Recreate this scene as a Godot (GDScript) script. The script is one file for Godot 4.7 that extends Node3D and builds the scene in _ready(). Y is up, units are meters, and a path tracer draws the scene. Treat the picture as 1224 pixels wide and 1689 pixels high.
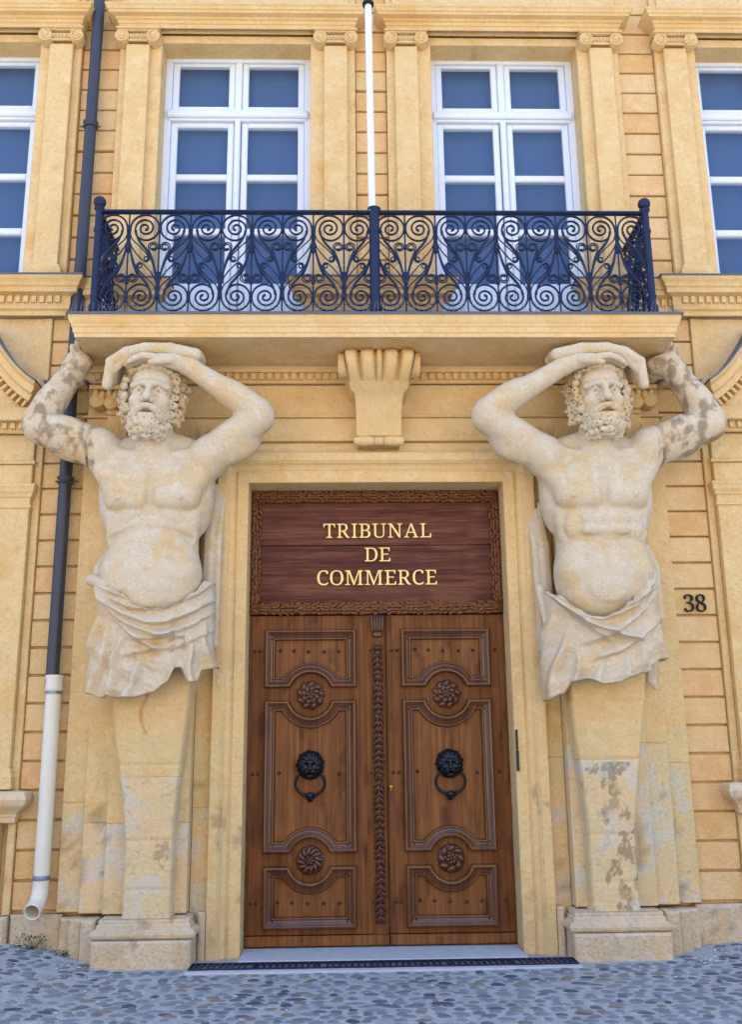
extends Node3D
# A court-house doorway between two bearded stone giants that carry an iron-railed balcony.

var mat := {}
var stone_noise := FastNoiseLite.new()
var fine_noise := FastNoiseLite.new()
var names_used := {}

# ---------------------------------------------------------------- mesh builder
class MB:
	var v := PackedVector3Array()
	var n := PackedVector3Array()
	var c := PackedColorArray()
	var ix := PackedInt32Array()
	var tint := Color(1, 1, 1)

	func quad(a: Vector3, b: Vector3, cc: Vector3, d: Vector3) -> void:
		var nn := (cc - a).cross(d - b)
		if nn.length_squared() < 1e-16:
			return
		nn = nn.normalized()
		var s := v.size()
		v.append(a); v.append(b); v.append(cc); v.append(d)
		for k in 4:
			n.append(nn)
			c.append(tint)
		ix.append(s); ix.append(s + 2); ix.append(s + 1)
		ix.append(s); ix.append(s + 3); ix.append(s + 2)

	func quad4(a: Vector3, b: Vector3, cc: Vector3, d: Vector3, ca: Color, cb: Color, ccc: Color, cd: Color) -> void:
		var s := v.size()
		quad(a, b, cc, d)
		if v.size() > s:
			c[s] = ca; c[s + 1] = cb; c[s + 2] = ccc; c[s + 3] = cd

	func tri(a: Vector3, b: Vector3, cc: Vector3) -> void:
		var nn := (b - a).cross(cc - a)
		if nn.length_squared() < 1e-16:
			return
		nn = nn.normalized()
		var s := v.size()
		v.append(a); v.append(b); v.append(cc)
		for k in 3:
			n.append(nn)
			c.append(tint)
		ix.append(s); ix.append(s + 2); ix.append(s + 1)

	func box(x0: float, x1: float, y0: float, y1: float, z0: float, z1: float) -> void:
		cbox(x0, x1, y0, y1, z0, z1, 0.0)

	# box whose front edges (towards +z) are chamfered
	func cbox(x0: float, x1: float, y0: float, y1: float, z0: float, z1: float, ch: float) -> void:
		var zc := z1 - ch
		var A := Vector3(x0, y0, z0); var B := Vector3(x1, y0, z0); var C := Vector3(x1, y1, z0); var D := Vector3(x0, y1, z0)
		var E := Vector3(x0, y0, zc); var F := Vector3(x1, y0, zc); var G := Vector3(x1, y1, zc); var H := Vector3(x0, y1, zc)
		quad(B, A, D, C)
		quad(A, B, F, E); quad(B, C, G, F); quad(C, D, H, G); quad(D, A, E, H)
		if ch > 0.0:
			var I := Vector3(x0 + ch, y0 + ch, z1); var J := Vector3(x1 - ch, y0 + ch, z1); var K := Vector3(x1 - ch, y1 - ch, z1); var L := Vector3(x0 + ch, y1 - ch, z1)
			quad(E, F, J, I); quad(F, G, K, J); quad(G, H, L, K); quad(H, E, I, L)
			quad(I, J, K, L)
		else:
			quad(E, F, G, H)

	# stone face: a slab whose front is a grid, its edges chipped and its face slightly uneven
	func slab(x0: float, x1: float, y0: float, y1: float, z0: float, z1: float, ch: float, nx: int, ny: int, nz: FastNoiseLite, amp: float, colour = null) -> void:
		var pts := []
		var edge := []
		for j in ny + 1:
			for i in nx + 1:
				var fx := float(i) / nx
				var fy := float(j) / ny
				var p := Vector3(lerpf(x0, x1, fx), lerpf(y0, y1, fy), z1)
				var e := Vector3(p.x, p.y, z1 - ch)
				var onx := i == 0 or i == nx
				var ony := j == 0 or j == ny
				var j1 := nz.get_noise_3d(p.x * 9.0, p.y * 9.0, z1 * 9.0 + 5.0)
				var j2 := nz.get_noise_3d(p.x * 9.0 + 40.0, p.y * 9.0, z1 * 9.0)
				if onx:
					p.x += ch * (1.0 + 0.7 * j1) * (1.0 if i == 0 else -1.0)
				if ony:
					p.y += ch * (1.0 + 0.7 * j2) * (1.0 if j == 0 else -1.0)
				p.z += nz.get_noise_3d(p.x * 3.0, p.y * 3.0, 9.0) * amp
				pts.append(p)
				edge.append(e)
		var cs := []
		if colour != null:
			for p in pts:
				cs.append(colour.call(p))
		var w := nx + 1
		var s := v.size()
		for k in pts.size():
			v.append(pts[k]); n.append(Vector3(0, 0, 1)); c.append(cs[k] if cs.size() else tint)
		for j in ny:
			for i in nx:
				var q := s + j * w + i
				ix.append(q); ix.append(q + w + 1); ix.append(q + 1)
				ix.append(q); ix.append(q + w); ix.append(q + w + 1)
		var ring := []
		for i in nx: ring.append(i)
		for j in ny: ring.append(j * w + nx)
		for i in nx: ring.append(ny * w + nx - i)
		for j in ny: ring.append((ny - j) * w)
		for k in ring.size():
			var a: int = ring[k]
			var b: int = ring[(k + 1) % ring.size()]
			if cs.size(): tint = cs[a]
			quad(edge[a], edge[b], pts[b], pts[a])
			quad(Vector3(edge[a].x, edge[a].y, z0), Vector3(edge[b].x, edge[b].y, z0), edge[b], edge[a])
		tint = Color(1, 1, 1)
		quad(Vector3(x1, y0, z0), Vector3(x0, y0, z0), Vector3(x0, y1, z0), Vector3(x1, y1, z0))

	# sweep a profile (out, height) along a flat path with mitred corners; xf maps (s, t, height) to space
	func sweep(path: PackedVector2Array, profile: PackedVector2Array, xf: Transform3D, closed := false, step := 0.0, colour = null, caps := true) -> void:
		var P := PackedVector2Array()
		var mi := PackedVector2Array()
		var cnt := path.size()
		for i in cnt:
			var pv: Vector2 = path[(i - 1 + cnt) % cnt]
			var nx: Vector2 = path[(i + 1) % cnt]
			var d0 := (path[i] - pv).normalized()
			var d1 := (nx - path[i]).normalized()
			if not closed and i == 0: d0 = d1
			if not closed and i == cnt - 1: d1 = d0
			var n0 := Vector2(-d0.y, d0.x)
			var n1 := Vector2(-d1.y, d1.x)
			var m := n0 + n1
			m = m / maxf(0.25, m.dot(n0))
			P.append(path[i]); mi.append(m)
			if step > 0.0 and (closed or i < cnt - 1):
				var L := path[i].distance_to(nx)
				var k := int(L / step)
				for q in range(1, k):
					var f := float(q) / k
					P.append(path[i].lerp(nx, f)); mi.append(n1)
		if colour != null and step > 0.0 and step < 0.06:
			# long flats are cut up so that the stains on them keep their outlines
			var fine := PackedVector2Array()
			for k in profile.size():
				fine.append(profile[k])
				if k + 1 < profile.size():
					var cnt2 := int(profile[k].distance_to(profile[k + 1]) / step)
					for q in range(1, cnt2): fine.append(profile[k].lerp(profile[k + 1], float(q) / cnt2))
			profile = fine
		# two mitres on one segment differ from n1 at its ends only, which keeps straight runs straight
		var m2 := P.size()
		var np := profile.size()
		var pts := []
		var tones := []
		for i in m2:
			var row := PackedVector3Array()
			var tr := PackedColorArray()
			for k in np:
				var q := P[i] + mi[i] * profile[k].x
				row.append(xf * Vector3(q.x, q.y, profile[k].y))
				tr.append(colour.call(row[k]) if colour != null else tint)
			pts.append(row)
			tones.append(tr)
		var last := m2 if closed else m2 - 1
		for i in last:
			var r0: PackedVector3Array = pts[i]
			var r1: PackedVector3Array = pts[(i + 1) % m2]
			var t0: PackedColorArray = tones[i]
			var t1: PackedColorArray = tones[(i + 1) % m2]
			for k in np - 1:
				quad4(r0[k], r1[k], r1[k + 1], r0[k + 1], t0[k], t1[k], t1[k + 1], t0[k + 1])
		if caps and not closed:
			for e in [0, m2 - 1]:
				var r: PackedVector3Array = pts[e]
				var mid := Vector3.ZERO
				for k in np: mid += r[k]
				mid /= np
				for k in np:
					tri(mid, r[k], r[(k + 1) % np])
		tint = Color(1, 1, 1)

	func tube(pts: PackedVector3Array, radii: PackedFloat32Array, sides: int, flat := 1.0, up := Vector3(0, 0, 1), open_end := false) -> void:
		var s := v.size()
		var cnt := pts.size()
		for i in cnt:
			var t := (pts[mini(i + 1, cnt - 1)] - pts[maxi(i - 1, 0)]).normalized()
			var u := up
			if absf(t.dot(u)) > 0.95: u = Vector3(1, 0, 0) if absf(t.x) < 0.9 else Vector3(0, 1, 0)
			var b1 := t.cross(u).normalized()
			var b2 := b1.cross(t).normalized()
			var r := radii[mini(i, radii.size() - 1)]
			for k in sides:
				var a := TAU * k / sides
				var o := b1 * cos(a) + b2 * sin(a) * flat
				v.append(pts[i] + o * r)
				n.append((b1 * cos(a) * flat + b2 * sin(a)).normalized())
				c.append(tint)
		for i in cnt - 1:
			for k in sides:
				var a := s + i * sides + k
				var b := s + i * sides + (k + 1) % sides
				ix.append(a); ix.append(b); ix.append(b + sides)
				ix.append(a); ix.append(b + sides); ix.append(a + sides)
		for e in ([0] if open_end else [0, cnt - 1]):
			var ci := v.size()
			var tt: Vector3 = (pts[1] - pts[0]) * -1.0 if e == 0 else pts[cnt - 1] - pts[cnt - 2]
			v.append(pts[e]); n.append(tt.normalized()); c.append(tint)
			for k in sides:
				ix.append(ci); ix.append(s + e * sides + k); ix.append(s + e * sides + (k + 1) % sides)

	func lathe(prof: PackedVector2Array, sides: int, xf := Transform3D()) -> void:
		var s := v.size()
		var m := prof.size()
		for i in m:
			var d := prof[mini(i + 1, m - 1)] - prof[maxi(i - 1, 0)]
			var nn := Vector2(d.y, -d.x).normalized()
			for k in sides:
				var a := TAU * k / sides
				v.append(xf * Vector3(cos(a) * prof[i].x, prof[i].y, sin(a) * prof[i].x))
				n.append((xf.basis * Vector3(cos(a) * nn.x, nn.y, sin(a) * nn.x)).normalized())
				c.append(tint)
		for i in m - 1:
			for k in sides:
				var a := s + i * sides + k
				var b := s + i * sides + (k + 1) % sides
				ix.append(a); ix.append(b); ix.append(b + sides)
				ix.append(a); ix.append(b + sides); ix.append(a + sides)

	func ball(ct: Vector3, r: Vector3, segs: int, rings: int, rot := Basis()) -> void:
		var s := v.size()
		for j in rings + 1:
			var t := PI * j / rings
			for k in segs:
				var a := TAU * k / segs
				var u := Vector3(sin(t) * cos(a), cos(t), sin(t) * sin(a))
				v.append(ct + rot * (u * r))
				n.append((rot * (u / r)).normalized())
				c.append(tint)
		for j in rings:
			for k in segs:
				var a := s + j * segs + k
				var b := s + j * segs + (k + 1) % segs
				ix.append(a); ix.append(b + segs); ix.append(b)
				ix.append(a); ix.append(a + segs); ix.append(b + segs)

	func grid(pts: PackedVector3Array, w: int, h: int, cols := PackedColorArray()) -> void:
		var s := v.size()
		var nn := PackedVector3Array()
		nn.resize(w * h)
		for j in h - 1:
			for i in w - 1:
				var q := j * w + i
				var f := (pts[q + 1] - pts[q]).cross(pts[q + w] - pts[q])
				nn[q] += f; nn[q + 1] += f; nn[q + w] += f; nn[q + w + 1] += f
				ix.append(s + q); ix.append(s + q + w + 1); ix.append(s + q + 1)
				ix.append(s + q); ix.append(s + q + w); ix.append(s + q + w + 1)
		for k in w * h:
			v.append(pts[k]); n.append(nn[k].normalized()); c.append(cols[k] if cols.size() else tint)

	func mesh() -> ArrayMesh:
		var a := []
		a.resize(Mesh.ARRAY_MAX)
		a[Mesh.ARRAY_VERTEX] = v
		a[Mesh.ARRAY_NORMAL] = n
		a[Mesh.ARRAY_COLOR] = c
		a[Mesh.ARRAY_INDEX] = ix
		var m := ArrayMesh.new()
		m.add_surface_from_arrays(Mesh.PRIMITIVE_TRIANGLES, a)
		return m

# ---------------------------------------------------------------- carved shapes: smooth-joined solids meshed as surface nets
class Carve:
	var ty := PackedInt32Array()
	var A := PackedVector3Array()
	var B := PackedVector3Array()
	var ra := PackedFloat32Array()
	var rb := PackedFloat32Array()
	var il := PackedFloat32Array()
	var kk := PackedFloat32Array()
	var op := PackedInt32Array()
	var rot: Array[Basis] = []
	var turned := PackedInt32Array()
	var frame := Transform3D()

	func cap(a: Vector3, b: Vector3, r0: float, r1: float, k := 0.03, cut := 0) -> void:
		var p := frame * a
		var q := frame * b
		ty.append(0); A.append(p); B.append(q - p); ra.append(r0); rb.append(r1 - r0)
		il.append(1.0 / maxf(1e-8, (q - p).length_squared())); kk.append(k); op.append(cut); rot.append(Basis()); turned.append(0)

	func ell(ct: Vector3, r: Vector3, k := 0.03, cut := 0, turn := Basis()) -> void:
		ty.append(1); A.append(frame * ct); B.append(r); ra.append(minf(r.x, minf(r.y, r.z))); rb.append(0.0); il.append(0.0)
		kk.append(k); op.append(cut)
		var bs := (frame.basis.orthonormalized() * turn).inverse()
		rot.append(bs); turned.append(0 if bs.is_equal_approx(Basis()) else 1)

	func one(i: int, p: Vector3) -> float:
		if ty[i] == 0:
			var pa := p - A[i]
			var ba := B[i]
			var h := clampf(pa.dot(ba) * il[i], 0.0, 1.0)
			return (pa - ba * h).length() - ra[i] - rb[i] * h
		var q := p - A[i]
		if turned[i] == 1: q = rot[i] * q
		q = q / B[i]
		var k0 := q.length()
		var k1 := (q / B[i]).length()
		if k1 < 1e-6: return -ra[i]
		return k0 * (k0 - 1.0) / k1

	func ev(p: Vector3, list: PackedInt32Array) -> float:
		var d := 10.0
		for i in list:
			var e := one(i, p)
			var k := kk[i]
			if op[i] == 0:
				var h := k - absf(d - e)
				if h > 0.0: d = minf(d, e) - h * h / k * 0.25
				else: d = minf(d, e)
			else:
				e = -e
				var h := k - absf(d - e)
				if h > 0.0: d = maxf(d, e) + h * h / k * 0.25
				else: d = maxf(d, e)
		return d

	func cull(p: Vector3, d: float, hd: float, list: PackedInt32Array) -> PackedInt32Array:
		var o := PackedInt32Array()
		for i in list:
			var e := one(i, p)
			if op[i] == 0:
				if e < d + 2.4 * hd + kk[i]: o.append(i)
			elif e < 1.6 * hd + kk[i]: o.append(i)
		return o

	func build(mb: MB, lo: Vector3, hi: Vector3, h: float, colour, rough: FastNoiseLite, amp: float) -> void:
		var nb := Vector3i(((hi - lo) / (h * 16.0)).ceil())
		var nx := nb.x * 16 + 1
		var ny := nb.y * 16 + 1
		var nz := nb.z * 16 + 1
		var F := PackedFloat32Array()
		F.resize(nx * ny * nz)
		F.fill(99.0)
		var all := PackedInt32Array(range(ty.size()))
		var blocks: Array[Vector3i] = []
		var hd1 := 16.0 * h * 0.866
		var hd2 := 4.0 * h * 0.866
		for bz in nb.z:
			for by in nb.y:
				for bx in nb.x:
					var c1 := lo + Vector3(bx * 16 + 8, by * 16 + 8, bz * 16 + 8) * h
					var d1 := ev(c1, all)
					if absf(d1) > hd1 * 1.35: continue
					var l1 := cull(c1, d1, hd1, all)
					for sub in 64:
						var o := Vector3i(bx * 16 + (sub & 3) * 4, by * 16 + ((sub >> 2) & 3) * 4, bz * 16 + (sub >> 4) * 4)
						var c2 := lo + (Vector3(o) + Vector3(2, 2, 2)) * h
						var d2 := ev(c2, l1)
						if absf(d2) > hd2 * 1.4: continue
						var l2 := cull(c2, d2, hd2, l1)
						blocks.append(o)
						for k in 5:
							for j in 5:
								var at := ((o.z + k) * ny + o.y + j) * nx + o.x
								for i in 5:
									if F[at + i] > 50.0:
										F[at + i] = ev(lo + Vector3(o.x + i, o.y + j, o.z + k) * h, l2)
		var ids := {}
		var V := PackedVector3Array()
		var sx := 1
		var sy := nx
		var sz := nx * ny
		var cells := PackedInt32Array()
		for o in blocks:
			for k in 4:
				for j in 4:
					for i in 4:
						var at := ((o.z + k) * ny + o.y + j) * nx + o.x + i
						var f0 := F[at]; var f1 := F[at + sx]; var f2 := F[at + sy]; var f3 := F[at + sx + sy]
						var f4 := F[at + sz]; var f5 := F[at + sx + sz]; var f6 := F[at + sy + sz]; var f7 := F[at + sx + sy + sz]
						var m := int(f0 < 0) + int(f1 < 0) + int(f2 < 0) + int(f3 < 0) + int(f4 < 0) + int(f5 < 0) + int(f6 < 0) + int(f7 < 0)
						if m == 0 or m == 8: continue
						var s := Vector3.ZERO
						var cnt := 0
						if (f0 < 0) != (f1 < 0): s += Vector3(f0 / (f0 - f1), 0, 0); cnt += 1
						if (f2 < 0) != (f3 < 0): s += Vector3(f2 / (f2 - f3), 1, 0); cnt += 1
						if (f4 < 0) != (f5 < 0): s += Vector3(f4 / (f4 - f5), 0, 1); cnt += 1
						if (f6 < 0) != (f7 < 0): s += Vector3(f6 / (f6 - f7), 1, 1); cnt += 1
						if (f0 < 0) != (f2 < 0): s += Vector3(0, f0 / (f0 - f2), 0); cnt += 1
						if (f1 < 0) != (f3 < 0): s += Vector3(1, f1 / (f1 - f3), 0); cnt += 1
						if (f4 < 0) != (f6 < 0): s += Vector3(0, f4 / (f4 - f6), 1); cnt += 1
						if (f5 < 0) != (f7 < 0): s += Vector3(1, f5 / (f5 - f7), 1); cnt += 1
						if (f0 < 0) != (f4 < 0): s += Vector3(0, 0, f0 / (f0 - f4)); cnt += 1
						if (f1 < 0) != (f5 < 0): s += Vector3(1, 0, f1 / (f1 - f5)); cnt += 1
						if (f2 < 0) != (f6 < 0): s += Vector3(0, 1, f2 / (f2 - f6)); cnt += 1
						if (f3 < 0) != (f7 < 0): s += Vector3(1, 1, f3 / (f3 - f7)); cnt += 1
						ids[at] = V.size()
						cells.append(at)
						V.append(lo + (Vector3(o.x + i, o.y + j, o.z + k) + s / cnt) * h)
		var I := PackedInt32Array()
		for at in cells:
			var a: int = ids[at]
			var f0 := F[at] < 0.0
			for ax in 3:
				var e := sx if ax == 0 else (sy if ax == 1 else sz)
				var u := sy if ax == 0 else (sz if ax == 1 else sx)
				var w := sz if ax == 0 else (sx if ax == 1 else sy)
				if f0 == (F[at + e] < 0.0): continue
				var b = ids.get(at - u); var cc = ids.get(at - u - w); var d = ids.get(at - w)
				if b == null or cc == null or d == null: continue
				if f0:
					I.append(a); I.append(cc); I.append(b); I.append(a); I.append(d); I.append(cc)
				else:
					I.append(a); I.append(b); I.append(cc); I.append(a); I.append(cc); I.append(d)
		var N := PackedVector3Array()
		N.resize(V.size())
		for t in range(0, I.size(), 3):
			var f := (V[I[t + 2]] - V[I[t]]).cross(V[I[t + 1]] - V[I[t]])
			N[I[t]] += f; N[I[t + 1]] += f; N[I[t + 2]] += f
		var s0 := mb.v.size()
		for k in V.size():
			var nn := N[k].normalized()
			var p := V[k]
			if amp > 0.0: p += nn * rough.get_noise_3d(p.x, p.y, p.z) * amp
			mb.v.append(p)
			mb.n.append(nn)
			mb.c.append(colour.call(p) if colour != null else Color(1, 1, 1))
		for k in I: mb.ix.append(k + s0)

# ---------------------------------------------------------------- scene helpers
func numbered(called: String) -> String:
	var k: int = names_used.get(called, 0)
	names_used[called] = k + 1
	return called if k == 0 else "%s_%03d" % [called, k]

func thing(called: String, label: String, category: String, at := Vector3.ZERO, group := "") -> Node3D:
	var o := Node3D.new()
	o.name = numbered(called)
	add_child(o)
	o.position = at
	o.set_meta("label", label)
	o.set_meta("category", category)
	if group != "": o.set_meta("group", group)
	return o

func part(parent: Node, called: String, mesh, m: Material, at := Vector3.ZERO) -> MeshInstance3D:
	var o := MeshInstance3D.new()
	o.name = called
	o.mesh = mesh.mesh() if mesh is MB else mesh
	o.material_override = m
	# geometry is written in world coordinates: keep it there under a parent that stands elsewhere
	var off := Vector3.ZERO
	var q := parent
	while q != self and q is Node3D:
		off += (q as Node3D).position
		q = q.get_parent()
	o.position = at - off
	parent.add_child(o, true)
	return o

func placed(parent: Node, called: String, mesh, m: Material, xf: Transform3D) -> MeshInstance3D:
	var o := part(parent, called, mesh, m)
	o.transform = Transform3D(xf.basis, xf.origin + o.position)
	return o

func structure(called: String, mesh, m: Material) -> MeshInstance3D:
	var o := part(self, called, mesh, m)
	o.set_meta("kind", "structure")
	return o

func P2(a: Array) -> PackedVector2Array:
	var o := PackedVector2Array()
	for k in range(0, a.size(), 2): o.append(Vector2(a[k], a[k + 1]))
	return o

func noise_of(sd: int, freq: float, oct := 4, kind := FastNoiseLite.TYPE_SIMPLEX_SMOOTH) -> FastNoiseLite:
	var f := FastNoiseLite.new()
	f.noise_type = kind
	f.seed = sd
	f.frequency = freq
	f.fractal_octaves = oct
	return f

func bytes_of(sd: int, freq: float, oct: int, size: int, kind := FastNoiseLite.TYPE_SIMPLEX_SMOOTH) -> PackedByteArray:
	var img := noise_of(sd, freq, oct, kind).get_seamless_image(size, size)
	img.convert(Image.FORMAT_L8)
	return img.get_data()

# colour map: layers of [noise bytes, colour (linear multiplier), low, high]; each layer is mixed in where its noise runs from low to high
func colour_map(base: Color, layers: Array, size := 512) -> ImageTexture:
	var out := PackedByteArray()
	out.resize(size * size * 3)
	var nl := layers.size()
	for i in size * size:
		var r := base.r
		var g := base.g
		var b := base.b
		for L in nl:
			var lay: Array = layers[L]
			var d: PackedByteArray = lay[0]
			var t := clampf((d[i] / 255.0 - float(lay[2])) / (float(lay[3]) - float(lay[2])), 0.0, 1.0)
			if t > 0.0:
				var cc: Color = lay[1]
				t *= cc.a
				r += (cc.r - r) * t
				g += (cc.g - g) * t
				b += (cc.b - b) * t
		out[i * 3] = int(255.0 * pow(clampf(r, 0, 1), 0.4545))
		out[i * 3 + 1] = int(255.0 * pow(clampf(g, 0, 1), 0.4545))
		out[i * 3 + 2] = int(255.0 * pow(clampf(b, 0, 1), 0.4545))
	var img := Image.create_from_data(size, size, false, Image.FORMAT_RGB8, out)
	img.generate_mipmaps()
	return ImageTexture.create_from_image(img)

func height_map(d: PackedByteArray, strength: float, size := 512) -> ImageTexture:
	var img := Image.create_from_data(size, size, false, Image.FORMAT_L8, d)
	img.convert(Image.FORMAT_RGBA8)
	img.bump_map_to_normal_map(strength)
	img.generate_mipmaps()
	return ImageTexture.create_from_image(img)

func surface(tex: Texture2D, nrm: Texture2D, scale: Vector3, rough: float, tint := Color(1, 1, 1), nscale := 1.0, offset := Vector3.ZERO) -> StandardMaterial3D:
	var m := StandardMaterial3D.new()
	m.albedo_texture = tex
	m.albedo_color = tint
	m.roughness = rough
	m.metallic_specular = 0.3
	m.uv1_triplanar = true
	m.uv1_world_triplanar = true
	m.uv1_scale = scale
	m.uv1_offset = offset
	m.vertex_color_use_as_albedo = true
	if nrm:
		m.normal_enabled = true
		m.normal_texture = nrm
		m.normal_scale = nscale
	return m

func plain(col: Color, rough: float, metal := 0.0) -> StandardMaterial3D:
	var m := StandardMaterial3D.new()
	m.albedo_color = col
	m.roughness = rough
	m.metallic = metal
	return m

# ---------------------------------------------------------------- materials
func make_materials() -> void:
	stone_noise = noise_of(11, 0.9, 4)
	fine_noise = noise_of(12, 14.0, 3)
	var big := bytes_of(1, 0.006, 4, 512)
	var mid := bytes_of(2, 0.02, 4, 512)
	var fine := bytes_of(3, 0.09, 3, 512)
	var pit := bytes_of(4, 0.05, 2, 512, FastNoiseLite.TYPE_CELLULAR)
	var relief := PackedByteArray()
	relief.resize(512 * 512)
	for i in 512 * 512:
		relief[i] = clampi(int(fine[i] * 0.7 + mid[i] * 0.12 + (pit[i] if pit[i] < 50 else 50) * 0.6), 0, 255)
	var n1 := height_map(relief, 5.0)
	var spk := bytes_of(5, 0.075, 3, 512)
	# warm painted limestone of the front
	var wall := colour_map(Color(0.72, 0.52, 0.262), [
		[big, Color(0.68, 0.46, 0.21, 0.8), 0.48, 0.75],
		[mid, Color(0.76, 0.585, 0.335, 0.6), 0.5, 0.8],
		[fine, Color(0.64, 0.455, 0.245, 0.45), 0.55, 0.85],
		[spk, Color(0.52, 0.36, 0.20, 0.5), 0.70, 0.82],
		[spk, Color(0.80, 0.64, 0.42, 0.4), 0.32, 0.2],
		[pit, Color(0.48, 0.33, 0.19, 0.6), 0.07, 0.0]])
	mat["wall"] = surface(wall, n1, Vector3.ONE * 0.55, 0.9, Color(1, 1, 1), 0.4)
	mat["blocks"] = []
	var tints := [Color(1, 0.965, 0.93), Color(1, 0.94, 0.90), Color(0.97, 0.95, 0.9), Color(0.985, 0.93, 0.86), Color(1, 0.98, 0.97)]
	for k in 5:
		mat["blocks"].append(surface(wall, n1, Vector3.ONE * 0.62, 0.9, tints[k], 0.4, Vector3(0.17 * k, 0.31 * k, 0.0)))
	mat["trim"] = surface(wall, n1, Vector3.ONE * 0.5, 0.88, Color(1, 0.99, 0.96), 0.4, Vector3(0.4, 0.2, 0.1))
	# paler worn limestone of the giants
	var carved := colour_map(Color(0.62, 0.51, 0.355), [
		[big, Color(0.61, 0.46, 0.275, 0.75), 0.5, 0.72],
		[mid, Color(0.66, 0.58, 0.45, 0.8), 0.5, 0.75],
		[fine, Color(0.54, 0.43, 0.31, 0.45), 0.58, 0.85],
		[spk, Color(0.40, 0.31, 0.21, 0.55), 0.69, 0.8],
		[spk, Color(0.72, 0.65, 0.54, 0.5), 0.33, 0.2],
		[pit, Color(0.33, 0.25, 0.17, 0.7), 0.07, 0.0]])
	# lower stonework: ochre stone, grey mortar repairs with hard edges, lichen specks and black crust
	var w1 := bytes_of(31, 0.0045, 5, 768)
	var w2 := bytes_of(32, 0.011, 5, 768)
	var w3 := bytes_of(33, 0.05, 4, 768)
	var w4 := bytes_of(34, 0.085, 3, 768)
	var w5 := bytes_of(35, 0.016, 5, 768)
	var rough_stone := colour_map(Color(0.71, 0.525, 0.29), [
		[w1, Color(0.63, 0.565, 0.465, 0.85), 0.52, 0.57],
		[w2, Color(0.71, 0.51, 0.27, 0.6), 0.58, 0.68],
		[w3, Color(0.73, 0.61, 0.43, 0.4), 0.55, 0.75],
		[w3, Color(0.56, 0.44, 0.29, 0.3), 0.42, 0.25],
		[w5, Color(0.38, 0.33, 0.28, 0.5), 0.77, 0.86],
		[w4, Color(0.33, 0.28, 0.22, 0.5), 0.78, 0.85]], 768)
	mat["statue"] = surface(carved, n1, Vector3.ONE * 0.8, 0.92, Color(1, 1, 1), 0.45)
	mat["worn"] = surface(rough_stone, n1, Vector3.ONE * 0.58, 0.92, Color(1, 0.99, 0.97), 0.4, Vector3(0.3, 0.1, 0.5))
	mat["plinth"] = surface(carved, n1, Vector3.ONE * 0.62, 0.92, Color(1, 0.98, 0.95), 0.5, Vector3(0.2, 0.5, 0.4))
	mat["trim_low"] = surface(rough_stone, n1, Vector3.ONE * 0.5, 0.92, Color(1, 0.98, 0.93), 0.5, Vector3(0.6, 0.7, 0.2))
	# wood
	# fibres run along v: noise that is seamless both ways, drawn out lengthwise
	var sz := 512
	var gi := noise_of(22, 0.028, 5).get_seamless_image(sz, 26)
	gi.resize(sz, sz, Image.INTERPOLATE_CUBIC)
	gi.convert(Image.FORMAT_L8)
	var grain := gi.get_data()
	var fi := noise_of(23, 0.12, 3).get_seamless_image(sz, 40)
	fi.resize(sz, sz, Image.INTERPOLATE_CUBIC)
	fi.convert(Image.FORMAT_L8)
	var fibre := fi.get_data()
	var wood := colour_map(Color(0.205, 0.077, 0.022), [
		[grain, Color(0.30, 0.125, 0.04, 0.8), 0.5, 0.8],
		[grain, Color(0.12, 0.045, 0.018, 0.8), 0.42, 0.15],
		[big, Color(0.15, 0.055, 0.022, 0.6), 0.5, 0.8],
		[fibre, Color(0.34, 0.15, 0.052, 0.5), 0.6, 0.85],
		[fibre, Color(0.11, 0.042, 0.018, 0.5), 0.4, 0.15]])
	var ng := height_map(grain, 4.0)
	for e in [["wood", Color(0.88, 0.85, 0.83), 0.55], ["wood_light", Color(0.97, 0.96, 0.95), 0.55], ["wood_mid", Color(0.76, 0.71, 0.68), 0.3], ["wood_dark", Color(0.58, 0.52, 0.48), 0.36]]:
		var m := surface(wood, ng, Vector3(1.6, 0.5, 1.6), e[2], e[1], 0.5)
		m.metallic_specular = 0.25 if e[2] > 0.5 else 0.5
		m.clearcoat_enabled = e[2] < 0.5
		m.clearcoat = 0.3
		m.clearcoat_roughness = 0.22
		mat[e[0]] = m
	mat["carving"] = surface(wood, null, Vector3(2.5, 2.5, 2.5), 0.36, Color(0.9, 0.84, 0.78))
	mat["carving"].metallic_specular = 0.4
	mat["carving"].clearcoat_enabled = true
	mat["carving"].clearcoat = 0.2
	mat["carving"].clearcoat_roughness = 0.3
	var rosewood: StandardMaterial3D = mat["carving"].duplicate()
	rosewood.albedo_color = Color(0.66, 0.58, 0.54)
	rosewood.roughness = 0.27
	rosewood.clearcoat = 0.5
	rosewood.clearcoat_roughness = 0.18
	mat["rosewood"] = rosewood
	# red-brown board behind the gilt letters: fibres lie across
	var board := colour_map(Color(0.125, 0.040, 0.026), [
		[grain, Color(0.19, 0.075, 0.045, 0.8), 0.52, 0.75],
		[grain, Color(0.07, 0.022, 0.016, 0.8), 0.42, 0.25],
		[fibre, Color(0.22, 0.085, 0.045, 0.6), 0.62, 0.85],
		[fibre, Color(0.06, 0.02, 0.014, 0.6), 0.38, 0.2],
		[big, Color(0.08, 0.026, 0.018, 0.5), 0.55, 0.8]])
	# the picture is turned so that the fibres run along x
	var bi := board.get_image()
	bi.clear_mipmaps()
	bi.rotate_90(CLOCKWISE)
	bi.generate_mipmaps()
	mat["board"] = surface(ImageTexture.create_from_image(bi), null, Vector3(0.5, 0.9, 0.5), 0.55)
	mat["board"].metallic_specular = 0.2
	mat["gold"] = plain(Color(0.93, 0.83, 0.55), 0.42, 0.35)
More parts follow.
